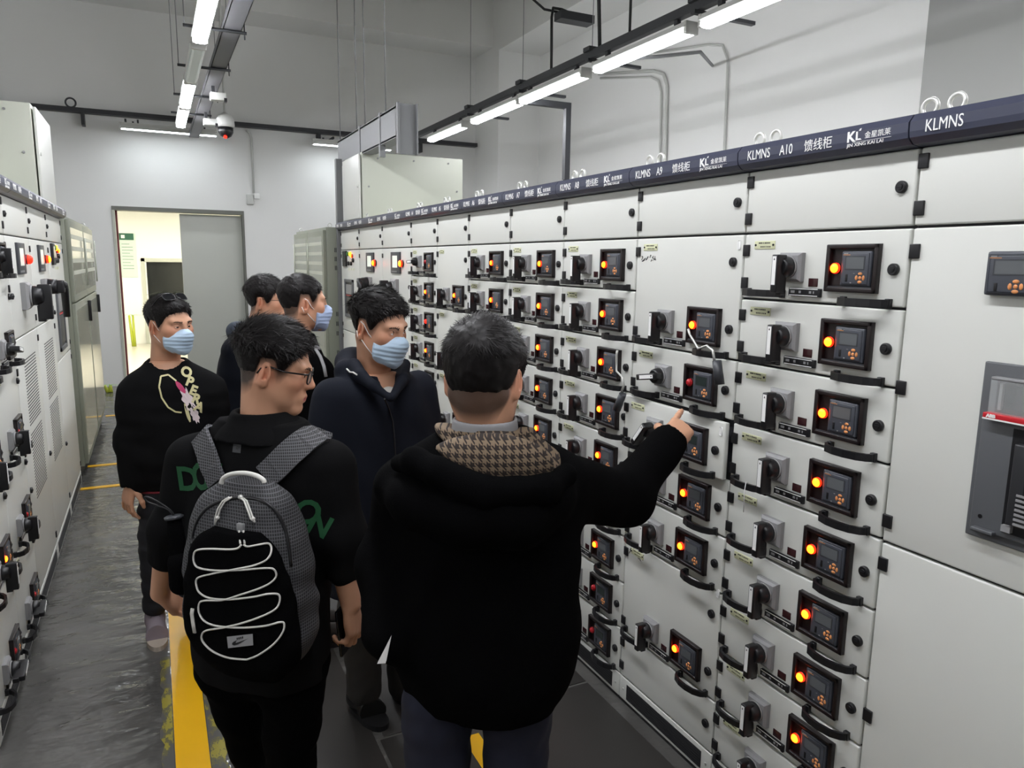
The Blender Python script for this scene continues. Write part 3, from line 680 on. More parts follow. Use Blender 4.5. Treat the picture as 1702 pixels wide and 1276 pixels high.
# the big breaker cabinet nearest the camera on the right
w11 = .75
c = cabinet('R', YB[10], w11, 'white cabinet nearest the camera on the right with a big grey breaker panel', '', False)
A11 = c
d = big_door(c, w11, 1.146, ZR)
part('hinge', cached('hinge', f_hinge), d, 0, 0, .42)
def big_meter():
    b = MB(); b.box((0, -.02, 0), (.108, .001, .098), 0, bev=.006); b.box((.008, -.0225, .006), (.10, -.019, .09), 0, bev=.004); b.box((.018, -.0232, .045), (.09, -.0222, .080), 4); b.box((.022, -.0238, .048), (.086, -.023, .077), 1)
    b.box((.010, -.0232, .0855), (.024, -.0222, .0885), 2); b.box((.008, -.0232, .0825), (.034, -.0222, .084), 3)
    for x, z, rx, rz in ((.070, .032, .0075, .0045), (.070, .010, .0075, .0045), (.058, .021, .0045, .0075), (.082, .021, .0045, .0075), (.070, .021, .005, .005)): b.sphere((x, -.0225, z), 1, 3, 12, 6, (rx, .0022, rz))
    b.box((.024, -.0236, .010), (.031, -.0222, .028), 5, bev=.001)
    return b.mesh('meter', [M['meter'], M['lcd'], M['plategrey'], M['orange'], M['charcoal'], M['black']])
part('meter', big_meter(), d, .205, 0, 1.812-1.146)
z0 = 1.247-1.146; H_ = .415; W_ = .40
b = MB(); b.box((0, -.010, 0), (W_, .001, H_), 0, bev=.004)
b.box((.012, -.017, .02), (W_-.012, -.008, .30), 0, bev=.004)
bp = part('breaker_panel', b.mesh('breaker_panel', M['breaker']), d, .222, 0, z0)
b = MB(); b.box((.035, -.0115, .30), (W_-.035, -.0085, .385), 0); b.box((.03, -.03, .378), (W_-.03, -.009, .385), 1, bev=.002); b.box((.045, -.02, .31), (.052, -.0116, .37), 1); b.box((.08, -.016, .312), (W_-.06, -.011, .368), 2)
part('viewing_window', b.mesh('viewing_window', [M['black'], M['plategrey'], M['breakerdark']]), bp, 0, 0, 0)
MB().box((.032, -.034, .302), (W_-.032, -.030, .378), bev=.002).build('clear_cover', M['clear'], bp)
b = MB(); b.box((.025, -.038, .291), (W_-.03, -.012, .303), 0, bev=.002); b.box((.025, -.0385, .288), (W_-.03, -.012, .2912), 1)
part('red_bar', b.mesh('red_bar', [M['red'], M['white']]), bp, 0, 0, 0)
link('lettering', text_mesh('lettering', 'ABB', .010, M['white'], 1.1, bold=.0006), bp, (.034, -.0386, .2935))
b = MB(); b.box((.085, -.0185, .035), (W_-.03, -.0165, .275), 0); b.box((.10, -.036, .06), (W_-.05, -.018, .245), 1, bev=.004); b.box((.13, -.037, .09), (W_-.08, -.0355, .22), 0)
for i in range(7): b.box((.118, -.0385, .064+i*.011), (.15, -.036, .069+i*.011), 2)
b.box((.09, -.03, .04), (.11, -.018, .055), 2)
part('breaker_body', b.mesh('breaker_body', [M['black'], M['breakerdark'], M['plategrey']]), bp, 0, 0, 0)
b = MB(); b.box((.025, -.034, .022), (.075, -.016, .030), 0, bev=.002); b.cyl((.035, -.0178, .055), (.035, -.0168, .055), .005, 10, 1)
part('ledge', b.mesh('ledge', [M['breaker'], M['black']]), bp, 0, 0, 0)
l = big_door(c, w11, ZP, 1.146)
part('hinge', cached('hinge', f_hinge), l, 0, 0, .52)
# ------------------------------------------------------------------ grey green cabinets past both rows
def vfd(side, x, y0, y1, label, top=2.2):
    r = thing('electrical_cabinet', label, 'cabinet', (x, y0, 0))
    s = 1 if side == 'R' else -1                      # body runs away from the aisle
    D = .85; w_ = y1-y0
    b = MB(); b.box((.03*s, 0, .1), (D*s, w_, top), bev=.004); b.build('carcass', M['olive'], r)
    MB().box((.06*s, .02, 0), (D*s-.02*s, w_-.02, .1)).build('kickplate', M['black2'], r)
    k = 2; dw = w_/k
    for i in range(k):
        a, e = i*dw+.008, (i+1)*dw-.008
        for nm, z0, z1 in (('upper_door', 1.5, top-.03), ('lower_door', .12, 1.485)):
            dd = MB().box((.0*s, a, z0), (.03*s, e, z1), bev=.004).build(nm, M['olive'], r)
            MB().box((-.002*s, a+.05, z0+.06), (.003*s, e-.05, z1-.06)).build('inset_panel', M['olivepanel'], dd)
            if z0 > 1:
                b = MB()
                for j in range(4): b.box((-.004*s, a+.06, 1.72+j*.1), (0, e-.06, 1.755+j*.1))
                b.build('louvre', M['cabside'], dd)
                MB().cyl((-.02*s, e-.1, 1.6), (-.02*s, e-.1, 2.05), .008, 8).build('door_bar', M['cabside'], dd)
            else:
                MB().box((-.03*s, e-.07, 1.25), (0, e-.04, 1.45), bev=.006).build('door_handle', M['black'], dd)
    b = MB()
    for zz in (1.95, 1.86, 1.77, 1.68, 1.30, 1.20, 1.10, .9, .8, .7, .5, .4, .3):
        for j in range(5): b.box(((.52+j*.045)*s, -.002, zz), ((.545+j*.045)*s, .002, zz+.05)); b.box(((.10+j*.02)*s, -.002, zz), ((.11+j*.02)*s, .002, zz+.05)) if False else None
    for j in range(5):
        pass
    b.build('vent_slots', M['gap'], r)
    b = MB()
    for zz in (1.95, 1.86, 1.77, 1.30, 1.20, 1.10, .9, .8):
        for j in range(5): b.box((((.11+j*.013))*s, -.002, zz), ((.118+j*.013)*s, .002, zz+.045))
    b.build('vent_slots', M['gap'], r)
    for xx, yy in ((.08, .05), (.08, w_-.05)): MB().torus((xx*s, yy, top+.02), .02, .005, 'y').build('lifting_eye', M['steel'], r)
    return r
vfd('R', 1.575, 7.6, 9.3, 'grey green louvred cabinet beyond the right row near the back wall')
vfd('L', -.585, 7.05, 9.7, 'grey green cabinet with glossy doors beyond the left row')
# ------------------------------------------------------------------ boxes and busbar frames on top of the rows
def topbox(x0, x1, y0, y1, z1, label, side):
    r = thing('busbar_box', label, 'electrical box', (x0, y0, ZT+.069))
    hz = z1-ZT-.069
    MB().box((0, 0, 0), (x1-x0, y1-y0, hz), bev=.004).build('housing', M['cabside'], r)
    s = -1 if side == 'R' else 1
    xx = 0 if side == 'R' else x1-x0
    d = MB().box((0, .015, .02), (s*.018, y1-y0-.005, hz-.02), bev=.003).build('door', M['cab'], r, (xx+s*.01, 0, 0))
    MB().cyl((s*.018, .06, hz*.5), (s*.026, .06, hz*.5), .012, 12).build('lock', M['steel'], d)
    for fx, fz in ((.15, .92), (.5, .92), (.85, .92), (.06, .5), (.94, .5)): MB().cyl((fx*(x1-x0), -.006, fz*hz), (fx*(x1-x0), .001, fz*hz), .009, 8).build('screw', M['plategrey'], r)
    return r
topbox(1.775, 2.76, 6.79, 7.44, 2.845, 'tall white busbar box on top of the far end of the right row', 'R')
topbox(-1.66, -.665, 6.02, 6.84, 2.88, 'tall white busbar box on top of the far end of the left row', 'L')
def bus_frame(label, x, y0, y1, z, s):
    r = thing('busbar_duct', label, 'busbar duct', (x, y0, z))
    L = y1-y0
    b = MB(); b.box((0, 0, 0), (s*.012, L, .23)).box((0, 0, .215), (s*.1, L, .235)).box((0, 0, -.005), (s*.1, L, .012)); b.build('channel', M['greysteel'], r)
    b = MB(); b.box((-.005*s, -.012, -.13), (s*.16, 0, .25)).box((-.005*s, -.05, -.13), (s*.010, 0, .25)).box((s*.152, -.05, -.13), (s*.162, 0, .25)); b.build('end_channel', M['greysteel'], r)
    for yy in (.22*L, .55*L): MB().box((-.006*s, yy, -.1), (s*.04, yy+.04, .25)).build('post', M['greysteel'], r)
    b = MB(); b.box((s*.11, 0, 0), (s*.13, L, .10)); b.build('busbar', M['greysteel'], r)
    return r
bus_frame('grey steel busbar frame above the box on the right row', 1.78, 5.75, 7.75, 2.83, 1)
bus_frame('grey steel busbar frame above the box on the left row, cut by the left edge', -1.15, 5.3, 6.7, 2.92, -1)
tag(MB().box((1.70, 7.50, 0), (1.76, 7.56, 2.86)).build('steel_post', M['greysteel']), 'grey steel post at the far end of the right row', 'post')
for x, y, lb in ((1.80, 7.72, 'at the far end'), (1.80, 7.05, 'second from the far end'), (1.80, 6.75, 'third from the far end'), (1.80, 6.1, 'nearest the end channel')):
    rod('hanger_rod', x, y, 3.0, 'thin rod hanging the right-hand busbar frame from the ceiling', .005, 'greysteel')
rod('hanger_rod', -1.12, 6.6, 3.0, 'thin rod hanging the left-hand busbar frame from the ceiling', .006, 'greysteel')
# ------------------------------------------------------------------ padlocks, ties
def padlock(loc, rz, tilt, label):
    r = thing('padlock', label, 'padlock', loc, rz); r.rotation_euler = (0, tilt, rz)
    MB().tube([(0, 0, -.035), (0, 0, -.115)], [.015, .0165], 14).build('body', M['charcoal'], r)
    MB().tube([(-.012, 0, -.036), (-.014, 0, .0), (-.04, 0, .02), (-.085, -.0, .016), (-.12, 0, .07), (-.125, 0, .09)], .0045, 8).build('shackle', M['steel'], r)
    return r
padlock((1.655, 2.414-.555, ZR-2*PITCH+.035), -math.pi/2, -.25, 'black cylinder padlock hanging right of the lit lamp on the A9 cabinet')
padlock((1.66, 2.414-.045, ZR-3*PITCH+.035), -math.pi/2, .5, 'black cylinder padlock hanging on the left pull handle of the A9 cabinet')
for y, z, lb in ((1.827-.13, 1.155, 'white cable tie hanging from a left pull handle of the A10 cabinet'), (2.414-.12, 1.16, 'white cable tie hanging from a left pull handle of the A9 cabinet')):
    tag(MB().tube([(1.68, y, z+.03), (1.668, y, z+.034), (1.664, y, z), (1.664, y-.002, z-.065)], .0016, 6).build('cable_tie', M['white']), lb, 'cable tie')
# ------------------------------------------------------------------ smooth solid modelling for people and cloth
def unit(v): v = np.asarray(v, float); return v/np.linalg.norm(v)
class Vol:
    def __init__(s, lo, hi, h):
        s.lo = np.asarray(lo, float); s.h = h; s.n = np.ceil((np.asarray(hi, float)-s.lo)/h).astype(int)+1
        s.f = np.full(s.n, 0.5, np.float32)
    def blk(s, lo, hi, pad):
        a = np.maximum(np.floor((np.asarray(lo)-pad-s.lo)/s.h).astype(int), 0); b = np.minimum(np.ceil((np.asarray(hi)+pad-s.lo)/s.h).astype(int)+1, s.n)
        if np.any(b <= a): return None
        sl = tuple(slice(int(i), int(j)) for i, j in zip(a, b))
        g = [(s.lo[i]+s.h*np.arange(a[i], b[i])).astype(np.float32) for i in range(3)]
        return sl, g[0][:, None, None], g[1][None, :, None], g[2][None, None, :]
    def put(s, sl, d, k, op):
        f = s.f[sl]
        if op == 'u': h = np.maximum(k-np.abs(f-d), 0)/k; s.f[sl] = np.minimum(f, d)-h*h*k*.25
        elif op == 's': d = -d; h = np.maximum(k-np.abs(f-d), 0)/k; s.f[sl] = np.maximum(f, d)+h*h*k*.25
        elif op == 'i': h = np.maximum(k-np.abs(f-d), 0)/k; s.f[sl] = np.maximum(f, d)+h*h*k*.25
        return s
    def cap(s, a, b, ra, rb=None, k=.01, op='u'):
        a = np.asarray(a, float); b = np.asarray(b, float); rb = ra if rb is None else rb; r = max(ra, rb)
        B = s.blk(np.minimum(a, b)-r, np.maximum(a, b)+r, max(k, .02)+2*s.h)
        if B is None: return s
        sl, X, Y, Z = B; ab = b-a; L = float(ab@ab)+1e-12
        t = np.clip(((X-a[0])*ab[0]+(Y-a[1])*ab[1]+(Z-a[2])*ab[2])/L, 0, 1)
        d = np.sqrt((X-a[0]-t*ab[0])**2+(Y-a[1]-t*ab[1])**2+(Z-a[2]-t*ab[2])**2)-(ra+(rb-ra)*t)
        return s.put(sl, d, k, op)
    def chain(s, pts, rs, k=.01, op='u'):
        for i in range(len(pts)-1): s.cap(pts[i], pts[i+1], rs[i], rs[i+1], k, op)
        return s
    def ell(s, c, r, R=None, k=.01, op='u', pad=None):
        c = np.asarray(c, float); r = np.asarray(r, float); m = r.max() if R is not None else r
        B = s.blk(c-m, c+m, (max(k, .02) if pad is None else pad)+2*s.h)
        if B is None: return s
        sl, X, Y, Z = B; P = [X-c[0], Y-c[1], Z-c[2]]
        if R is not None: P = [R[0][i]*P[0]+R[1][i]*P[1]+R[2][i]*P[2] for i in range(3)]   # columns of R are the axes
        k0 = np.sqrt((P[0]/r[0])**2+(P[1]/r[1])**2+(P[2]/r[2])**2); k1 = np.sqrt((P[0]/r[0]**2)**2+(P[1]/r[1]**2)**2+(P[2]/r[2]**2)**2)+1e-9
        return s.put(sl, k0*(k0-1)/k1, k, op)
    def loft(s, ax, ay, st, k=.01, op='u', e=2.3):
        """st: rows of (centre xyz, half width along ax, half depth along ay), ordered along z"""
        st = sorted(st, key=lambda q: q[0][2]); zs = np.array([q[0][2] for q in st]); c = np.array([q[0] for q in st]); A = np.array([q[1] for q in st]); Bq = np.array([q[2] for q in st])
        m = A.max()
        B = s.blk(c.min(0)-[m, m, 0], c.max(0)+[m, m, 0], .03)
        sl, X, Y, Z = B; z = Z[0, 0]
        def ip(v):
            # smooth monotone-ish interpolation
            zz = np.linspace(zs[0], zs[-1], 80); vv = np.interp(zz, zs, v); kk = np.ones(9)/9; vp = np.convolve(np.pad(vv, 4, 'edge'), kk, 'valid')
            return np.interp(z, zz, vp).astype(np.float32)[None, None, :]
        cx, cy, a, b = ip(c[:, 0]), ip(c[:, 1]), ip(A), ip(Bq)
        u = (X-cx)*ax[0]+(Y-cy)*ax[1]; v = (X-cx)*ay[0]+(Y-cy)*ay[1]
        nn = (np.abs(u/a)**e+np.abs(v/b)**e)**(1/e)
        d = (nn-1)*np.minimum(a, b)
        d = np.maximum(d, np.maximum(zs[0]-Z, Z-zs[-1]))
        return s.put(sl, d, k, op)
    def plane(s, p, n, op='i', k=.004):
        """keep the side the normal points away from"""
        sl, X, Y, Z = s.blk(s.lo, s.lo+s.h*(s.n-1), 0); n = unit(n)
        return s.put(sl, (X-p[0])*n[0]+(Y-p[1])*n[1]+(Z-p[2])*n[2]+0*s.f, k, op)
    def fold(s, amp, freq, seed, aniso=(1, 1, 1)):
        r = np.random.RandomState(seed); sl, X, Y, Z = s.blk(s.lo, s.lo+s.h*(s.n-1), 0); q = np.zeros_like(s.f)
        for i in range(7):
            w = r.normal(size=3)*np.array(aniso)*freq*(.5+i*.22); p = r.uniform(0, 6.28); w2 = r.normal(size=3)*freq*.5
            q += np.sin(X*w[0]+Y*w[1]+Z*w[2]+p+1.2*np.sin(X*w2[0]+Y*w2[1]+Z*w2[2]))/(1+.35*i)
        s.f += (amp*q/2.2).astype(np.float32); return s
    def mesh(s):
        """surface nets: vertices, quads"""
        f = s.f.copy(); f[0] = f[-1] = .5; f[:, 0] = f[:, -1] = .5; f[:, :, 0] = f[:, :, -1] = .5
        c = f < 0; n = np.array(f.shape); O = [(i, j, k) for i in (0, 1) for j in (0, 1) for k in (0, 1)]
        sh = lambda a, o: a[o[0]:n[0]-1+o[0], o[1]:n[1]-1+o[1], o[2]:n[2]-1+o[2]]
        cnt = sum(sh(c, o).astype(np.int8) for o in O); act = (cnt > 0) & (cnt < 8)
        ii = np.argwhere(act); V = np.stack([f[ii[:, 0]+o[0], ii[:, 1]+o[1], ii[:, 2]+o[2]] for o in O], 1).astype(np.float64)
        acc = np.zeros((len(ii), 3)); m = np.zeros(len(ii)); Oa = np.array(O, float)
        for a in range(8):
            for b in range(a+1, 8):
                if abs(Oa[a]-Oa[b]).sum() != 1: continue
                x = (V[:, a] < 0) != (V[:, b] < 0); t = np.where(x, V[:, a]/np.where(x, V[:, a]-V[:, b], 1), 0)
                acc += x[:, None]*(Oa[a]+(Oa[b]-Oa[a])*t[:, None]); m += x
        P = (ii+acc/m[:, None])*s.h+s.lo
        vid = np.full(act.shape, -1, np.int64); vid[act] = np.arange(len(ii)); F = []
        for ax in range(3):
            b, d = [(1, 2), (2, 0), (0, 1)][ax]
            s0 = [slice(None)]*3; s1 = [slice(None)]*3; s0[ax] = slice(0, -1); s1[ax] = slice(1, None)
            ch = c[tuple(s0)] != c[tuple(s1)]; e = np.argwhere(ch); e = e[(e[:, b] > 0) & (e[:, d] > 0) & (e[:, b] < n[b]-1) & (e[:, d] < n[d]-1)]
            if not len(e): continue
            q = []
            for db, dd in ((-1, -1), (0, -1), (0, 0), (-1, 0)):
                g = e.copy(); g[:, b] += db; g[:, d] += dd; q.append(vid[g[:, 0], g[:, 1], g[:, 2]])
            q = np.stack(q, 1); fl = ~c[e[:, 0], e[:, 1], e[:, 2]]; q[fl] = q[fl][:, ::-1]; F.append(q)
        return P, np.concatenate(F)
def np_mesh(name, pieces, mats, smooth=2, tri=None):
    """pieces: list of (verts, quads); one mesh"""
    vs = []; fs = []; o = 0
    for P, F in pieces:
        for _ in range(smooth):
            acc = np.zeros_like(P); m = np.zeros(len(P))
            for a in range(4):
                for b in ((a+1) % 4, (a-1) % 4): np.add.at(acc, F[:, a], P[F[:, b]]); np.add.at(m, F[:, a], 1)
            P = P*.5+.5*acc/np.maximum(m, 1)[:, None]
        vs.append(P); fs.append(F+o); o += len(P)
    P = np.concatenate(vs); F = np.concatenate(fs)
    me = bpy.data.meshes.new(name); me.vertices.add(len(P)); me.vertices.foreach_set('co', P.astype(np.float32).ravel())
    me.loops.add(F.size); me.loops.foreach_set('vertex_index', F.astype(np.int32).ravel())
    me.polygons.add(len(F)); me.polygons.foreach_set('loop_start', np.arange(0, F.size, 4, dtype=np.int32))
    me.polygons.foreach_set('use_smooth', np.ones(len(F), bool))
    for m in (mats if isinstance(mats, (list, tuple)) else [mats]): me.materials.append(m)
    me.update(calc_edges=True); me.validate(); return me
def set_color(me, col):
    a = me.color_attributes.new('tint', 'FLOAT_COLOR', 'POINT'); c = np.ones((len(me.vertices), 4), np.float32); c[:, :3] = col; a.data.foreach_set('color', c.ravel())
def verts_of(me):
    a = np.zeros(len(me.vertices)*3, np.float32); me.vertices.foreach_get('co', a); return a.reshape(-1, 3).astype(float)
AWAY = np.array([math.sin(YAW), math.cos(YAW), 0]); RIGHT = np.array([math.cos(YAW), -math.sin(YAW), 0]); ZUP = np.array([0, 0, 1.0])
def frame(phi, pitch=0.0, roll=0.0):
    """phi 0 = facing the camera, 90 = facing image right. columns: person's left, back, up"""
    p = math.radians(phi); f = -math.cos(p)*AWAY+math.sin(p)*RIGHT; l = np.cross(ZUP, f)
    a = math.radians(pitch); f2 = f*math.cos(a)-ZUP*math.sin(a); u = ZUP*math.cos(a)+f*math.sin(a)
    b = math.radians(roll); l2 = l*math.cos(b)+u*math.sin(b); u2 = u*math.cos(b)-l*math.sin(b)
    return np.stack([l2, -f2, u2], 1)
# ---- materials for people
def attr_mat(name, rough=.5, sss=.0, spec=.4, bump=.0, bscale=400):
    m = mat(name, 'c09070', rough, spec=spec, bump=bump, bscale=bscale); nt = m.node_tree; b = nt.nodes['Principled BSDF']
    a = nt.nodes.new('ShaderNodeVertexColor'); a.layer_name = 'tint'; nt.links.new(a.outputs[0], b.inputs['Base Color'])
    if sss: b.inputs['Subsurface Weight'].default_value = sss; b.inputs['Subsurface Radius'].default_value = (.012, .005, .003); b.inputs['Subsurface Scale'].default_value = .5
    return m
M['skin'] = attr_mat('skin', .48, .0, .4, .05, 500)
M['hair'] = mat('black hair', '191616', .5, spec=.22)
M['eyewhite'] = mat('eye white', 'e8e2da', .25)
M['iris'] = mat('dark brown iris', '1c120d', .15)
M['maskblue'] = mat('pale blue mask cloth', 'c0d8ee', .75, bump=.05, bscale=900)
M['maskgrey'] = mat('grey blue mask cloth', '9fb0cf', .75)
M['loopwhite'] = mat('white elastic', 'f2f0ee', .7)
M['frameblk'] = mat('black glasses frame', '101012', .25)
M['framegrey'] = mat('thin metal glasses frame', '4a3c38', .3, .6)
M['lens'] = mat('clear lens', 'f4f8fa', .03, alpha=.12, spec=.8)
M['darklens'] = mat('dark sunglass lens', '15161a', .1)
SKIN = np.array(lin('cc9a7c'))
class Head:
    """head in its own frame: x = own left, y = back, z = up, centre between crown and chin"""
    SK = ((0, .012, .038), (.0735, .094, .086))
    def __init__(s, c, R, sc=1.0): s.c = np.asarray(c, float); s.R = R; s.sc = sc
    def W(s, p): return s.c+(np.asarray(p, float)*s.sc)@s.R.T
    def L(s, p): return ((np.asarray(p, float)-s.c)@s.R)/s.sc
    def build(s, neck_base, neck_r=.058, wide=1.0, h=.0026, mouth=True, chest=None):
        nb = s.L(neck_base); lo = np.minimum([-.12, -.15, -.14], nb-.14); hi = np.maximum([.12, .14, .14], nb+.14)
        v = Vol(lo, hi, h); g = 1
        v.ell(*s.SK, k=.01)
        v.ell((0, -.006, .02), (.0745*wide, .088, .075), k=.02)
        v.ell((0, -.030, -.030), (.058*wide, .064, .076), k=.03)           # face block
        v.cap((-.016, -.074, -.099), (.016, -.074, -.099), .017, k=.03)      # chin
        v.cap((0, -.080, -.100), (0, -.084, -.098), .018, k=.02)
        for q in (-1, 1):
            v.cap((q*.050*wide, -.004, -.052), (q*.020, -.070, -.098), .016, .015, k=.03)  # jaw
            v.ell((q*.046*wide, -.062, -.018), (.024, .024, .022), k=.025)   # cheek
            v.ell((q*.040*wide, -.044, -.056), (.021, .032, .034), k=.03)
            v.cap((q*.012, -.092, .021), (q*.046, -.078, .026), .0105, .011, k=.016)   # brow
            v.ell((q*.031, -.102, .004), (.017, .016, .010), k=.014, op='s')  # eye socket
            v.ell((q*.031, -.0795, .0035), (.0155, .0145, .0112), k=.004)     # eyelid ball
            v.ell((q*.031, -.0930, .0028), (.0112, .008, .0018), k=.002, op='s')  # eye slit
            v.ell((q*.0125, -.101, -.031), (.009, .010, .0078), k=.008)       # nostril wing
        v.cap((0, -.093, .018), (0, -.112, -.022), .008, .0098, k=.014); v.ell((0, -.113, -.026), (.0115, .011, .0095), k=.008)
        v.ell((0, -.086, -.064), (.030, .019, .022), k=.02)                 # mouth mound
        v.cap((-.019, -.096, -.0605), (.019, -.096, -.0605), .0052, k=.006); v.cap((0, -.103, -.059), (0, -.103, -.059), .0055, k=.008)
        v.cap((-.016, -.096, -.0715), (.016, -.096, -.0715), .0062, k=.006); v.cap((-.006, -.1005, -.0715), (.006, -.1005, -.0715), .0058, k=.007)
        v.cap((-.022, -.103, -.0660), (.022, -.103, -.0660), .0016, k=.003, op='s'); v.ell((0, -.107, -.084), (.018, .005, .005), k=.008, op='s')
        for q in (-1, 1):                                                    # ears
            Re = np.array([[math.cos(q*.42), -math.sin(q*.42), 0], [math.sin(q*.42), math.cos(q*.42), 0], [0, 0, 1]])
            ce = np.array([q*.079*wide, .012, -.008])
            v.ell(ce, (.0085, .0185, .033), Re, k=.006)
            v.ell(ce+np.array([q*.0065, -.002, .006]), (.0060, .0110, .019), Re, k=.003, op='s'); v.ell(ce+np.array([q*.004, -.001, -.006]), (.0065, .0085, .010), Re, k=.003, op='s'); v.ell(ce+np.array([q*.0045, .004, .004]), (.0035, .0035, .017), Re, k=.004)
            v.ell(ce+np.array([-q*.001, -.004, -.027]), (.006, .010, .010), Re, k=.006)
            v.ell(ce+np.array([q*.002, -.011, -.004]), (.004, .004, .007), Re, k=.003)
        n0 = np.array([0, .022, -.045]); v.cap(n0, nb, .056*wide, neck_r, k=.03)
        for q in (-1, 1): v.cap((q*.05, .03, -.04), nb+np.array([q*.02, -.02, 0]), .012, .016, k=.03)
        s.vol = v; return v
    def color(s, P):
        """tint per vertex (P in head frame)"""
        C = np.tile(SKIN, (len(P), 1)); x, y, z = np.abs(P[:, 0]), P[:, 1], P[:, 2]
        gs = lambda a, b, c, r: np.exp(-(((P[:, 0]-a)**2+(y-b)**2+(z-c)**2)/r**2))
        red = gs(.047, -.07, -.02, .028)+gs(-.047, -.07, -.02, .028)+gs(0, -.112, -.026, .018)+gs(.08, .012, -.008, .035)+gs(-.08, .012, -.008, .035)
        C = C*(1+np.clip(red, 0, 1)[:, None]*np.array([.06, -.14, -.16]))
        lip = np.clip(1.6*np.exp(-((np.maximum(x-.018, 0)/.006)**2+((z+.066)/.0085)**2+(np.minimum(y+.100, 0)*0)**2))-.4, 0, 1)*(y < -.085)
        C = C*(1-lip[:, None])+lip[:, None]*np.array(lin('a05a52'))
        return C
HL_Y = [-.13, -.088, -.078, -.066, -.055, -.045, -.033, -.022, -.008, .03, .04, .055, .075, .12]
HL_Z = [.078, .074, .068, .058, .040, .010, -.010, -.012, .022, .022, -.045, -.064, -.072, -.074]
def hair_on(head, name, parent, thick=.018, side=.005, n=3200, length=.03, lift=.35, seed=1, flow=None, front_drop=0.0, whorl=(0.01, .065, .105), bald=0.0, width=.0013, fade=0.0, nape=0.0):
    """a hair cap that follows the skull plus thousands of short tapering strands"""
    v = Vol((-.11, -.14, -.11), (.11, .14, .17), .003); sl, X, Y, Z = v.blk(v.lo, v.lo+v.h*(v.n-1), 0)
    r0 = Vol((-.11, -.14, -.11), (.11, .14, .17), .003); r0.f = np.full(v.n, .5, np.float32); r0.ell(*Head.SK, k=.01, pad=.2); r0.ell((0, -.006, .02), (.0745, .088, .075), k=.02, pad=.2)
    t = np.clip((Z-.0)/.075, 0, 1); t = t*t*(3-2*t); T = side+(thick-side)*t
    zm = np.interp(Y[0, :, 0], HL_Y, np.array(HL_Z)-np.array([front_drop if y < -.06 else 0 for y in HL_Y])).astype(np.float32)[None, :, None]
    zm = zm+np.where(Y > -.055, fade, 0)-np.where(Y > .032, nape, 0)
    edge = np.clip((Z-zm)/.03, 0, 1); f = r0.f-T*np.sqrt(edge)
    v.f = np.maximum(f, (zm-Z)*.8).astype(np.float32); v.fold(.0016, 170, seed)
    P, F = v.mesh()
    rnd = np.random.RandomState(seed+50)
    # strands
    e1 = P[F[:, 1]]-P[F[:, 0]]; e2 = P[F[:, 3]]-P[F[:, 0]]; N = np.cross(e1, e2); nl = np.linalg.norm(N, axis=1)+1e-12; N /= nl[:, None]; ctr = P[F].mean(1)
    if (N*(ctr-np.array([0, .01, .03]))).sum() < 0: N = -N
    ok = (N*(ctr-np.array([0, .01, .03]))).sum(1) > .02*0+0.02
    pr = nl*ok; pr /= pr.sum(); idx = rnd.choice(len(F), n, p=pr)
    B = ctr[idx]+rnd.normal(size=(n, 3))*.0016; Nn = N[idx]
    wh = np.array(whorl); D = B-wh; D /= np.linalg.norm(D, axis=1)[:, None]+1e-9
    if flow is not None: w = np.clip((B[:, 2]-.06)/.04, 0, 1)[:, None]; D = D*(1-w)+w*np.array(flow); 
    D = D+rnd.normal(size=D.shape)*.28; D -= (D*Nn).sum(1)[:, None]*Nn; D /= np.linalg.norm(D, axis=1)[:, None]+1e-9
    tz = np.clip((B[:, 2]-.015)/.055, 0.10, 1)*np.clip((np.linalg.norm(B-wh, axis=1)-bald)/.03, .25, 1); Ls = length*tz*rnd.uniform(.6, 1.15, n); lf = lift*(.4+.6*tz)*rnd.uniform(.5, 1.4, n)
    Sd = np.cross(D, Nn); w = width*rnd.uniform(.7, 1.3, n)
    V = np.zeros((n, 6, 3)); 
    for j, (q, ww) in enumerate(((0, 1), (.55, .75), (1, .12))):
        C_ = B-Nn*.002+D*(Ls*q)[:, None]+Nn*(Ls*lf*q*(1.15-.45*q))[:, None]; V[:, 2*j] = C_-Sd*(w*ww)[:, None]; V[:, 2*j+1] = C_+Sd*(w*ww)[:, None]
    o = np.arange(n)[:, None]*6; Fs = np.concatenate([o+np.array([[0, 1, 3, 2]]), o+np.array([[2, 3, 5, 4]])])
    if bald:
        # thin crown: fewer cap faces there so that scalp shows
        keep = ~((np.linalg.norm(ctr-np.array(wh)*1.0, axis=1) < bald) & (rnd.rand(len(F)) < .8)); F = F[keep]
    me = np_mesh(name, [(head.W(P), F)], M['hair'], 1)
    mv = verts_of(me); mf = np.zeros(len(me.polygons)*4, np.int32); me.polygons.foreach_get('vertices', mf)
    me2 = np_mesh(name, [(np.concatenate([mv, head.W(V.reshape(-1, 3))]), np.concatenate([mf.reshape(-1, 4), Fs+len(mv)]))], M['hair'], 0)
    return link(name, me2, parent, OFF_(parent))
def scalp_tint(P, C, dens=.85, seed=0, bald=None, nape=0.0):
    """short stubble colour of the scalp wherever hair grows"""
    zm = np.interp(P[:, 1], HL_Y, HL_Z)-nape*(P[:, 1] > .02); m = np.clip((P[:, 2]-zm+.020)/.042, 0, 1)*dens*(np.abs(P[:, 0]) < .079)
    if bald is not None: m = m*(1-.75*np.exp(-((P-np.array(bald[0]))**2).sum(1)/bald[1]**2))
    return C*(1-m[:, None])+m[:, None]*np.array(lin('1d1a19'))
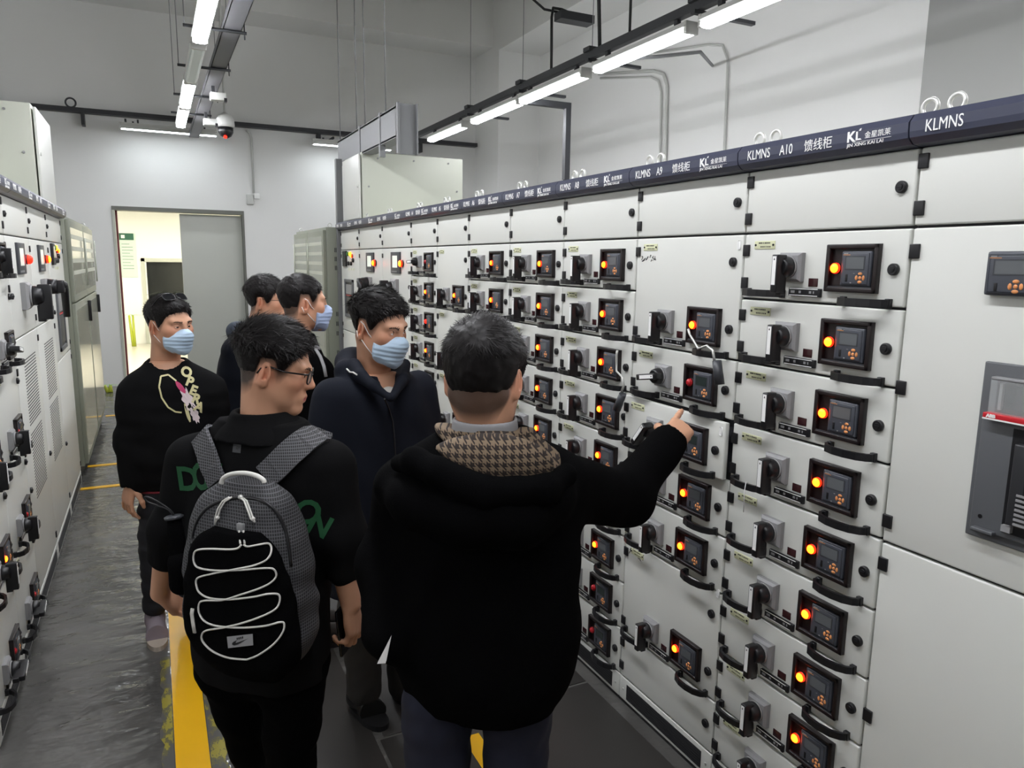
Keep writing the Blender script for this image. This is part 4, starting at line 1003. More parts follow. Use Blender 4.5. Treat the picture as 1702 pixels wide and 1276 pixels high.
def hand(vol, wrist, d, pn, thumb, curl, tcurl=.3, sc=1.0, spread=.12, k=.005):
    """d: finger direction, pn: the way the palm faces, thumb: thumb side; curl: radians for each finger (knuckle, middle, tip)"""
    d = unit(d); pn = np.asarray(pn, float); pn = unit(pn-d*(pn@d)); t = np.cross(d, pn); t = t if t@np.asarray(thumb) > 0 else -t
    wrist = np.asarray(wrist, float); out = {}
    offs = [.030, .0105, -.0095, -.0275]; kl = [.088, .092, .087, .078]; seg = [(.042, .026, .022), (.047, .029, .023), (.043, .027, .022), (.033, .020, .020)]
    vol.ell(wrist+d*.045*sc+pn*.002, np.array([.040, .050, .0145])*sc, np.stack([t, d, pn], 1), k=.012)
    for i in range(4):
        kn = wrist+(d*kl[i]+t*offs[i])*sc-pn*.003*sc
        vol.cap(wrist+(d*.012+t*offs[i]*.55)*sc, kn, .0135*sc, .0115*sc, k=.012)
        a = 0; p = kn; dd = unit(d+t*spread*(offs[i]/.03)*(1 if curl[i][0] < .9 else .2)); r = .0098*sc*(1 if i < 3 else .88)
        for j in range(3):
            a += curl[i][j]; q = p+(dd*math.cos(a)+pn*math.sin(a))*seg[i][j]*sc
            vol.cap(p, q, r, r*.92, k=k); r *= .92; p = q
        out[i] = p
    p = wrist+(d*.018+t*.026+pn*.006)*sc; dirs = [unit(t*.75+d*.65+pn*.25), unit(t*(.55-tcurl)+d*.85+pn*(.2+tcurl)), unit(t*(.35-1.4*tcurl)+d*.9+pn*(.2+tcurl))]
    for L_, r0, r1, q in zip((.042, .033, .027), (.0165, .0118, .0105), (.012, .0108, .0085), dirs):
        e = p+q*L_*sc; vol.cap(p, e, r0*sc, r1*sc, k=.008); p = e
    out['t'] = p; return out

def eyes(head, parent, look=(0, 0)):
    for q in (-1, 1):
        b = MB(); b.sphere((0, 0, 0), .0127, 0, 16, 12); R = Matrix.Rotation(look[0], 3, 'Z')@Matrix.Rotation(look[1], 3, 'X')
        c = R@Vector((0, -.0113, 0)); b.sphere(c, 0, 1, 12, 8, (.0064, .0022, .0064))
        me = b.mesh('eye', [M['eyewhite'], M['iris']]); Rm = Matrix([list(r) for r in head.R]).to_4x4(); me.transform(Matrix.Translation(Vector(head.W((q*.031, -.0795, .0035))))@Rm@Matrix.Scale(head.sc, 4)); link('eye', me, parent, OFF_(parent))
def OFF_(p): return (0, 0, 0) if p is None else tuple(-x for x in p.location)
def face_surface(head, xz, dy=0.0):
    """point on the front of the face at (x, z) in head frame"""
    v = head.vol; i = [int(round((xz[0]-v.lo[0])/v.h)), int(round((xz[1]-v.lo[2])/v.h))]
    col = v.f[i[0], :, i[1]]; j = np.argmax(col < 0); return np.array([xz[0], v.lo[1]+j*v.h+dy, xz[1]])
def brows(head, parent, seed=1, n=420):
    r = np.random.RandomState(seed)
    for q in (-1, 1):
        b = MB()
        for _ in range(n):
            t = r.rand(); x = .011+.036*t; z = .0215+.006*math.sin(t*2.2)-.002*t+r.normal()*.0021*(1.25-t)
            p = face_surface(head, (q*x, z), -.0004); e = face_surface(head, (q*(x+.006), z+.0022-.003*t), -.0016); w = np.array([0, 0, .0008])
            b.add([head.W(p-w), head.W(p+w), head.W(e)], [(0, 1, 2)])
        link('eyebrow', b.mesh('eyebrow', M['hair']), parent, OFF_(parent))
def face_mask(head, parent, m='maskblue', seed=0):
    v = Vol((-.085, -.145, -.14), (.085, .02, .02), .0018); sl, X, Y, Z = v.blk(v.lo, v.lo+v.h*(v.n-1), 0)
    v.f = np.full(v.n, .5, np.float32)
    v.ell((0, -.035, -.045), (.0665, .064, .082), k=.02, pad=.2); v.cap((0, -.085, .0), (0, -.108, -.028), .009, .014, k=.03); v.cap((0, -.088, -.05), (0, -.075, -.112), .03, .026, k=.03)
    for q in (-1, 1): v.cap((q*.05, -.01, -.06), (q*.02, -.07, -.100), .016, k=.03)
    ax = np.abs(X)
    ztop = -.004-.030*np.clip((ax-.008)/.055, 0, 1)**1.0; zbot = -.128+.030*np.clip(ax/.06, 0, 1)**1.5; yb = -.043
    ins = np.clip(np.minimum(np.minimum(ztop-Z, Z-zbot), yb-Y)/.014, 0, 1)
    pl = .0022*(np.abs(np.mod((Z+.02)/.017, 1)-.5)*2-.5)*np.clip((-.02-Z)/.01, 0, 1)*np.clip((Z+.105)/.01, 0, 1)
    f = v.f-(.002+.0085*ins**.6+pl*ins)
    v.f = np.maximum(np.maximum(f, Z-ztop), np.maximum(zbot-Z, Y-yb)).astype(np.float32)
    P, F = v.mesh(); o = link('face_mask', np_mesh('face_mask', [(head.W(P), F)], M[m], 1), parent, OFF_(parent))
    for q in (-1, 1):
        for pts in ([(q*.064, -.046, -.034), (q*.074, -.020, -.012), (q*.0825, .0, .018), (q*.083, .014, .024)], [(q*.060, -.046, -.088), (q*.073, -.018, -.060), (q*.0815, .004, -.036), (q*.083, .016, -.034), (q*.083, .026, -.012)]):
            l = link('ear_loop', MB().tube([head.W(p) for p in pts], .0016*head.sc, 6).mesh('ear_loop', M['loopwhite']), o)
    return o
def glasses(head, parent, m='frameblk', lens='lens', w=.0235, hh=.0155, r=.0014, top=None, label='black framed glasses'):
    """spectacles on the nose (or pushed up on the hair when top is a head-frame shift)"""
    sh = np.array(top[0]) if top else np.zeros(3); tilt = top[1] if top else 0.0
    def T(p):
        p = np.array(p, float); p0 = np.array([0, .0, 0]); d = p-p0; c, s_ = math.cos(tilt), math.sin(tilt)
        return head.W(p0+np.array([d[0], d[1]*c-d[2]*s_, d[1]*s_+d[2]*c])+sh)
    b = MB(); y = -.1085; z = .002
    for q in (-1, 1):
        cx = q*.0335; n = 28
        ring = [T((cx+w*np.sign(math.cos(a))*abs(math.cos(a))**.6, y+.0035*((abs(cx+w*math.cos(a)))/.06)**2*2, z+hh*np.sign(math.sin(a))*abs(math.sin(a))**.6)) for a in np.linspace(0, 2*math.pi, n, endpoint=False)]
        b.tube(ring, r, 6, closed=True)
        b.tube([T((q*.0565, y+.006, z+hh*.6)), T((q*.071, y+.022, z+hh*.6)), T((q*.0785, -.04, z+.008)), T((q*.0805, .004, z+.014)), T((q*.079, .024, z+.004)), T((q*.077, .032, z-.012))], r*1.1, 6)
    b.tube([T((-.0105, y, z+.004)), T((0, y-.002, z+.006)), T((.0105, y, z+.004))], r, 6)
    o = link('glasses', b.mesh('glasses', M[m]), parent, OFF_(parent), 0, label)
    for q in (-1, 1):
        cx = q*.0335; lb = MB(); n = 24
        rg = [(cx+w*.97*np.sign(math.cos(a))*abs(math.cos(a))**.6, z+hh*.97*np.sign(math.sin(a))*abs(math.sin(a))**.6) for a in np.linspace(0, 2*math.pi, n, endpoint=False)]
        lb.add([T((x, y+.0005+.007*(abs(x)/.06)**2, zz)) for x, zz in rg]+[T((x, y-.0009+.007*(abs(x)/.06)**2, zz)) for x, zz in rg], [list(range(n))[::-1], list(range(n, 2*n))]+[(i, (i+1) % n, n+(i+1) % n, n+i) for i in range(n)])
        link('lens', lb.mesh('lens', M[lens]), o)
    return o
def cloth(name, vol, m, parent, smooth=2, label=None):
    P, F = vol.mesh(); return link(name, np_mesh(name, [(P, F)], M[m] if isinstance(m, str) else m, smooth), parent, OFF_(parent), 0, label)
def stations(D, phi, rows, sag=0.0):
    """rows of (left edge px, right edge px, v px, depth/width ratio) -> loft stations at distance D"""
    p = math.radians(phi); out = []
    for uL, uR, v, rho in rows:
        a, b = unproj(uL, v, D), unproj(uR, v, D); w = np.linalg.norm(b-a)/2
        A = w/math.sqrt(math.cos(p)**2+(rho*math.sin(p))**2); out.append(((a+b)/2, A, A*rho))
    return out
def box_of(pts, pad):
    a = np.array(pts); return a.min(0)-pad, a.max(0)+pad
def U(*p): return unproj(*p)
def shoe(name, parent, heel, toe, m_up, m_sole, h=.10, wide=.047, laces=None):
    """heel and toe: floor points"""
    heel = np.asarray(heel, float); toe = np.asarray(toe, float); heel[2] = toe[2] = 0.012; d = unit(toe-heel); L = np.linalg.norm(toe-heel); s_ = np.cross(ZUP, d); off = np.array([0, 0, 1])
    v = Vol(*box_of([heel-.1, toe+.1, heel+off*.16], .02), .004)
    v.cap(heel+d*.035+off*.035, heel+d*.05+off*h, .040, .043, k=.02); v.cap(heel+d*.05+off*.05, toe-d*.055+off*.028, .043, wide*.9, k=.03)
    v.ell(toe-d*.07+off*.025, (.072, wide, .040), np.stack([d, s_, off], 1), k=.03); v.cap(heel+d*.07+off*.075, toe-d*.10+off*.05, .034, .03, k=.03)
    v.plane(heel+off*.004, -off, k=.002); v.cap(heel+d*.055+off*(h+.0), heel+d*.055+off*(h+.06), .036, k=.006, op='s'); v.plane(heel+off*(h+.012), off, k=.004)
    o = cloth(name, v, m_up, parent, 1)
    b = MB(); n = 28; ol = []
    for i in range(n):
        a = 2*math.pi*i/n; x = math.cos(a); y = math.sin(a); hw = .046 if x < 0 else wide*1.04
        ol.append(heel+d*(L*.5+L*.5*np.sign(x)*abs(x)**.75*1.0)+s_*hw*y)
    b.add([p+off*(-.012) for p in ol]+[p+off*.012 for p in ol], [list(range(n))[::-1], list(range(n, 2*n))]+[(i, (i+1) % n, n+(i+1) % n, n+i) for i in range(n)])
    link('sole', b.mesh('sole', M[m_sole]), o)
    if laces:
        lb = MB()
        for k in range(4):
            c = heel+d*(.105+k*.022)+off*(.100-k*.012); lb.tube([c-s_*.022-off*.006, c+off*.004, c+s_*.022+d*.012-off*.006], .0028, 6); lb.tube([c+s_*.022-off*.006, c+off*.004, c-s_*.022+d*.012-off*.006], .0028, 6)
        link('laces', lb.mesh('laces', M[laces]), o)
    return o
def legs(vol, hips, knees, ankles, r=(.088, .066, .052), k=.03):
    for a, b, c in zip(hips, knees, ankles): vol.chain([a, b, c], r, k=k)
    return vol
def body_mesh(head, root, extra, core, seed=0, dens=.85, bald=None, tint=None, nape=0.0):
    """skin: head and neck, visible arms and hands, and the trunk under the clothes, one mesh"""
    P, F = head.vol.mesh(); pieces = [(head.W(P), F)]+[v.mesh() for v in extra]+[v.mesh() for v in core]
    me = np_mesh('body', pieces, M['skin'], 1); Pm = verts_of(me); L = head.L(Pm); C = np.tile(SKIN, (len(Pm), 1)); near = (np.abs(L[:, 0]) < .1) & (np.abs(L[:, 1]) < .14) & (L[:, 2] > -.14) & (L[:, 2] < .16)
    C[near] = scalp_tint(L[near], head.color(L[near]), dens, seed, bald, nape)
    if tint is not None: C = C*np.array(tint)
    set_color(me, C); return link('body', me, root, OFF_(root))
def surf_cast(objs, u, v, lift):
    """nearest surface point of some meshes behind a photo pixel, lifted along the normal"""
    from mathutils.bvhtree import BVHTree
    d = Vector(unproj(u, v, 3.0))-Vector((0, 0, CAMH)); best = None
    for bv in objs:
        h = bv.ray_cast(Vector((0, 0, CAMH)), d.normalized())
        if h[0] is not None and (best is None or h[3] < best[3]): best = h
    if best is None: return None
    n = best[1] if best[1].dot(d) < 0 else -best[1]
    return np.array(best[0]+n*lift), np.array(n)
def bvh(o):
    from mathutils.bvhtree import BVHTree
    me = o.data; return BVHTree.FromPolygons([v.co[:] for v in me.vertices], [p.vertices[:] for p in me.polygons])
# ------------------------------------------------------------------ people
M['blackknit'] = mat('black knit', '131314', .95, bump=.2, bscale=700, spec=.08)
M['blackfleece'] = mat('black fleece', '0a0a0b', 1.0, bump=.3, bscale=400, spec=.03)
M['navy'] = mat('navy soft shell', '161922', .85, bump=.1, bscale=500, spec=.15)
M['navy2'] = mat('dark navy jacket', '12151d', .85, spec=.15)
M['hoodblue'] = mat('slate blue hood', '27303d', .7)
M['jeans'] = mat('dark denim', '16171d', .8, noise=.2, nscale=30)
M['bluejeans'] = mat('dark blue denim', '15182a', .85, noise=.3, nscale=18)
M['blacktrousers'] = mat('black trousers', '050506', .95, spec=.05)
M['greytrousers'] = mat('dark grey trousers', '2b2825', .8, noise=.15, nscale=20)
M['tee'] = mat('white tee', 'd8d4cc', .8)
M['shirtgrey'] = mat('grey shirt', '9a9a9c', .8)
M['suede'] = mat('mauve grey suede', '8d828a', .85, noise=.08, nscale=30)
M['lightsole'] = mat('pale rubber sole', 'b9ada0', .7)
M['leather'] = mat('black leather', '131211', .32, bump=.1, bscale=60)
M['redtrim'] = mat('dark red trim', '7a1f2b', .8)
M['greenink'] = mat('green flocked print', '185430', .8)
M['gold'] = mat('pale gold print', 'd8cf9c', .5)
M['pinkink'] = mat('pink print', 'c23a6b', .6)
M['paleink'] = mat('pale pink print', 'e6d6d8', .6)
M['patchgrey'] = mat('grey patch', '4a4b4e', .8)
M['cord'] = mat('white cord', 'd9d7d1', .7)
M['paper'] = mat('white paper', 'dcdad6', .7)
M['phoneglass'] = mat('black phone glass', '0b0b0e', .08)
def grid_mat(name, c1, c2, n):
    m = mat(name, c1, .75); nt = m.node_tree; b = nt.nodes['Principled BSDF']; tc = nt.nodes.new('ShaderNodeTexCoord'); sp = nt.nodes.new('ShaderNodeSeparateXYZ'); nt.links.new(tc.outputs['Object'], sp.inputs[0])
    def line(o, k):
        a = nt.nodes.new('ShaderNodeMath'); a.operation = 'MULTIPLY'; a.inputs[1].default_value = k; nt.links.new(o, a.inputs[0]); f = nt.nodes.new('ShaderNodeMath'); f.operation = 'FRACT'; nt.links.new(a.outputs[0], f.inputs[0])
        l = nt.nodes.new('ShaderNodeMath'); l.operation = 'LESS_THAN'; l.inputs[1].default_value = .25; nt.links.new(f.outputs[0], l.inputs[0]); return l.outputs[0]
    ad = nt.nodes.new('ShaderNodeMath'); ad.operation = 'ADD'; nt.links.new(sp.outputs[0], ad.inputs[0]); nt.links.new(sp.outputs[1], ad.inputs[1])
    mx = nt.nodes.new('ShaderNodeMath'); mx.operation = 'MAXIMUM'; nt.links.new(line(ad.outputs[0], n), mx.inputs[0]); nt.links.new(line(sp.outputs[2], n), mx.inputs[1])
    c = nt.nodes.new('ShaderNodeMix'); c.data_type = 'RGBA'; c.inputs[6].default_value = (*lin(c1), 1); c.inputs[7].default_value = (*lin(c2), 1); nt.links.new(mx.outputs[0], c.inputs[0]); nt.links.new(c.outputs[2], b.inputs['Base Color']); return m
M['ripstop'] = grid_mat('grey ripstop grid cloth', '202022', '59595d', 120)
M['strapcloth'] = grid_mat('grey strap webbing', '2c2c2e', '6a6a6e', 130)
def hound_mat():
    m = mat('brown houndstooth tweed', '6b5a48', .9, bump=.3, bscale=900); nt = m.node_tree; b = nt.nodes['Principled BSDF']; tc = nt.nodes.new('ShaderNodeTexCoord'); sp = nt.nodes.new('ShaderNodeSeparateXYZ'); nt.links.new(tc.outputs['Object'], sp.inputs[0])
    def mth(op, a, c=None):
        x = nt.nodes.new('ShaderNodeMath'); x.operation = op
        for i, q in enumerate((a, c)):
            if q is None: continue
            if isinstance(q, (int, float)): x.inputs[i].default_value = q
            else: nt.links.new(q, x.inputs[i])
        return x.outputs[0]
    u = mth('MULTIPLY', mth('ADD', mth('MULTIPLY', sp.outputs[0], .9), mth('MULTIPLY', sp.outputs[1], -.44)), 62); v = mth('MULTIPLY', sp.outputs[2], 62)
    fu, fv = mth('FRACT', u), mth('FRACT', v); a = mth('LESS_THAN', fu, .5); c = mth('LESS_THAN', fv, .5); dg = mth('LESS_THAN', mth('FRACT', mth('MULTIPLY', mth('ADD', fu, fv), 2.0)), .5)
    same = mth('COMPARE', a, c); nt.nodes[-1].inputs[2].default_value = .1
    r = mth('ADD', mth('MULTIPLY', same, a), mth('MULTIPLY', mth('SUBTRACT', 1, same), dg))
    mx = nt.nodes.new('ShaderNodeMix'); mx.data_type = 'RGBA'; mx.inputs[6].default_value = (*lin('7c6a56'), 1); mx.inputs[7].default_value = (*lin('261d19'), 1); nt.links.new(r, mx.inputs[0]); nt.links.new(mx.outputs[2], b.inputs['Base Color']); return m
M['hound'] = hound_mat()
def person(label, xy, group=None):
    return thing('person', label, 'person', (float(xy[0]), float(xy[1]), 0))
def dress(name, m, root, D, phi, rows, arms=(), k=.05, neck=None, fold=(.005, 22, 3), h=.006, cuts=(), extra=None, e=2.3, cuffs=(), label=None, smooth=2, pre=None):
    st = stations(D, phi, rows); pts = [q[0]+RIGHT*s*q[1] for q in st for s in (-1.1, 1.1)]+[q[0]+AWAY*s*q[1]*1.1 for q in st for s in (-1, 1)]+[p for a in arms for p in a[0]]+list(pre or [])
    v = Vol(*box_of(pts, .09), h); R = frame(phi)
    v.loft(R[:, 0], R[:, 1], st, e=e)
    for P, r in arms: v.chain(P, r, k=k)
    if extra: extra(v)
    if fold: v.fold(*fold)
    for P, r in cuffs: v.cap(P[0], P[1], r, k=.004, op='s')
    if neck is not None: v.cap(neck[0], neck[1], neck[2], neck[3] if len(neck) > 3 else None, k=.008, op='s')
    for p, n_ in cuts: v.plane(p, n_)
    o = cloth(name, v, m, root, smooth, label); return o
def trunk(D, phi, rows, h=.012, shrink=.80):
    st = [(c, a*shrink, b*shrink) for c, a, b in stations(D, phi, rows)]; v = Vol(*box_of([q[0]+d*q[1] for q in st for d in (RIGHT, -RIGHT, AWAY, -AWAY)], .05), h); R = frame(phi); v.loft(R[:, 0], R[:, 1], st, k=.02); return v
def decal(name, me, m, parent, target, right, up, centre, out, lift=.0016):
    """lays a flat mesh (x, z) on a cloth surface: centre point, in-plane axes and the way it is pressed (-out)"""
    bv = bvh(target); vs = verts_of(me); right, up, out = unit(right), unit(up), unit(out); res = []
    for p in vs:
        q = np.asarray(centre)+right*p[0]+up*p[2]; hit = bv.ray_cast(Vector(q+out*.25), Vector(-out), .6)
        res.append(np.array(hit[0])+out*(lift-p[1]*.3) if hit[0] is not None else q)
    me.vertices.foreach_set('co', np.array(res, np.float32).ravel()); me.update(); me.materials.clear(); me.materials.append(m); return link(name, me, parent)
def subdiv_text(body, size, m, sx=1.0, bold=.0):
    me = text_mesh('lettering', body, size, m, sx, 'CENTER', 0.0, bold); bm = bmesh.new(); bm.from_mesh(me); bmesh.ops.triangulate(bm, faces=bm.faces)
    for _ in range(2): bmesh.ops.subdivide_edges(bm, edges=[e for e in bm.edges if e.calc_length() > .012], cuts=1); bmesh.ops.triangulate(bm, faces=bm.faces)
    bm.to_mesh(me); bm.free(); return me
# ---------------- the man in the black printed sweater ----------------
def man_sweater():
    D = 3.44; r = person('man in a black printed sweater and mask with sunglasses pushed up on his hair', U(283, 800, D)[:2]); phi = 32
    hd = Head(U(281, 540, D), frame(64, 4, 0), 1.03); nb = U(275, 600, D+.02); hd.build(nb, .064, wide=1.06)
    Rs, Re, Rw = U(229, 648, 3.36), U(216, 725, 3.33), U(216, 800, 3.30); Ls, Le, Lw = U(346, 646, 3.52), U(365, 722, 3.5), U(352, 790, 3.38)
    rows = [(251, 303, 598, .8), (236, 326, 611, .62), (216, 350, 630, .56), (210, 358, 665, .60), (219, 358, 715, .72), (222, 360, 760, .76), (229, 352, 796, .74), (234, 348, 803, .7)]
    R = frame(phi)
    sw = dress('sweater', 'blackknit', r, D, phi, rows, [([Rs, Re, Rw], (.068, .060, .046)), ([Ls, Le, Lw], (.070, .060, .046))], neck=(nb+ZUP*.13-R[:, 1]*.01, nb-ZUP*.02-R[:, 1]*.025, .072, .084), fold=(.0065, 24, 11), cuffs=[((Rw+(Rw-Re)*.12, Rw+(Rw-Re)*.5), .034)], h=.0055)
    b = MB(); ring = []
    for i in range(26):
        a = 2*math.pi*i/26; c = nb-ZUP*.018-R[:, 1]*.020; ring.append(c+R[:, 0]*.086*math.cos(a)+R[:, 1]*.084*math.sin(a)+ZUP*.030*math.sin(a))
    link('collar', b.tube(ring, .011, 8, closed=True).mesh('collar', M['blackknit']), r, OFF_(r))
    hips = [U(266, 806, 3.40), U(305, 806, 3.50)]; kn = [U(259, 900, 3.40), U(318, 905, 3.50)]; an = [U(259, 1004, 3.43), U(318, 1004, 3.52)]
    v = Vol(*box_of(hips+kn+an, .13), .008); legs(v, hips, kn, an, (.098, .074, .058)); v.fold(.006, 26, 5, (1, 1, 2)); cloth('trousers', v, 'jeans', r)
    t1 = an[0]*1; t1 = U(258, 1047, 3.26); sh0 = shoe('shoe', r, U(256, 1010, 3.50)*[1, 1, 0], U(262, 1052, 3.26)*[1, 1, 0], 'suede', 'lightsole', laces='suede'); d2 = U(318, 1010, 3.52)*[1, 1, 0]; shoe('shoe', r, d2, d2+np.array([.12, -.24, 0]), 'suede', 'lightsole')
    hv = Vol(*box_of([Rw, Rw-ZUP*.22], .11), .0028); hv.cap(Rw+(Re-Rw)*.3, Rw, .034, .029, k=.01); dd = unit(U(210, 846, 3.30)-Rw)
    hand(hv, Rw-ZUP*.012, dd, AWAY*.8+RIGHT*.5, RIGHT, [(.25, .35, .2), (.3, .4, .25), (.25, .4, .25), (.1, .25, .15)], .15, .98, spread=.22)
    core = [trunk(D, phi, rows)]; lv = Vol(*box_of(hips+kn+an, .1), .014); legs(lv, hips, kn, an, (.07, .05, .04)); av = Vol(*box_of([Rs, Re, Rw, Ls, Le, Lw], .09), .012)
    for q in ([Rs, Re, Rw], [Ls, Le, Lw]): av.chain(q, (.045, .038, .03))
    body_mesh(hd, r, [hv], core+[lv, av], 3); eyes(hd, r, (.1, 0)); brows(hd, r, 4)
    hair_on(hd, 'hair', r, thick=.019, side=.007, n=3600, length=.026, lift=.22, seed=4, flow=(.15, -.9, -.1)); face_mask(hd, r)
    glasses(hd, r, 'frameblk', 'darklens', w=.027, hh=.019, r=.0022, top=((0, .030, .056), -.80), label='black sunglasses pushed up on the hair')
    # print on the chest
    f = -R[:, 1]; rt = R[:, 0]; c = U(322, 655, 3.2)
    def px(u, v_): return U(u, v_, 3.2)
    up = unit(ZUP+rt*0.0)
    chars = 'OPERA'
    for i, (ch, (u, v_)) in enumerate(zip(chars, ((320, 632), (325, 648), (331, 663), (336, 678), (341, 692)))):
        ro = Matrix.Rotation(math.radians(28), 4, 'Y'); me = subdiv_text(ch, .060, M['gold'], 1.0, .0028); me.transform(ro); decal('lettering', me, M['gold'], sw, sw, rt, ZUP, px(u, v_+4), f)
    b = MB()
    for pts, rad in (([(0, .07), (-.03, .10), (-.062, .095), (-.075, .05), (-.068, .0), (-.045, -.045), (-.015, -.07), (.02, -.078)], .0035),):
        n = len(pts); q = []
        for i in range(n-1):
            for t in np.linspace(0, 1, 5)[:-1]: q.append((pts[i][0]*(1-t)+pts[i+1][0]*t, 0, pts[i][1]*(1-t)+pts[i+1][1]*t))
        b.strip(q, .007, .001, (0, 1, 0))
        for i in range(len(q)-1):
            pass
    flat = MB(); prev = None
    for i in range(len(q)-1):
        p0, p1 = Vector(q[i]), Vector(q[i+1]); t = (p1-p0).normalized(); nn = Vector((-t.z, 0, t.x))*.0035; flat.add([p0-nn, p1-nn, p1+nn, p0+nn], [(0, 1, 2, 3)])
    decal('print_outline', flat.mesh('print_outline', M['gold']), M['gold'], sw, sw, rt, ZUP, px(304, 668), f)
    rnd = random.Random(8)
    for nm, m_, cx, cz, rx, rz, ang, nseg in (('print_shape', 'paleink', .026, -.02, .022, .068, .32, 40), ('print_shape', 'pinkink', -.002, .045, .012, .034, .55, 22), ('print_shape', 'paleink', .050, -.085, .017, .042, .25, 30), ('print_shape', 'gold', .018, -.075, .008, .045, .2, 20)):
        fl = MB(); n = nseg; ring = []
        for i in range(n):
            a = 2*math.pi*i/n; k = 1+.16*math.sin(9*a)*(nseg > 25)+rnd.uniform(-.06, .06); x, z = rx*k*math.cos(a), rz*k*math.sin(a); ring.append((cx+x*math.cos(ang)+z*math.sin(ang)*-1*-1*.0+z*-math.sin(-ang)*0+z*math.sin(ang)*-1, 0, cz+x*math.sin(ang)*.6+z*math.cos(ang)))
        fl.add([(cx, 0, cz)]+ring, [(0, 1+i, 1+(i+1) % n) for i in range(n)]); decal(nm, fl.mesh(nm, M[m_]), M[m_], sw, sw, rt, ZUP, px(312, 670), f, .0022 if m_ == 'pinkink' else .0016)
    fl = MB(); fl.box((-.105, -.001, -.004), (.105, .001, .004)); me = fl.mesh('shirt_hem', M['redtrim'])
    hem = MB(); st = stations(D, phi, [(236, 346, 803, .7)])[0]; hem.tube([st[0]+R[:, 0]*st[1]*math.cos(a)+R[:, 1]*st[2]*math.sin(a)-ZUP*.004 for a in np.linspace(0, 2*math.pi, 40, endpoint=False)], .006, 6, closed=True); link('shirt_hem', hem.mesh('shirt_hem', M['redtrim']), r, OFF_(r), 0, 'dark red hem below the sweater')
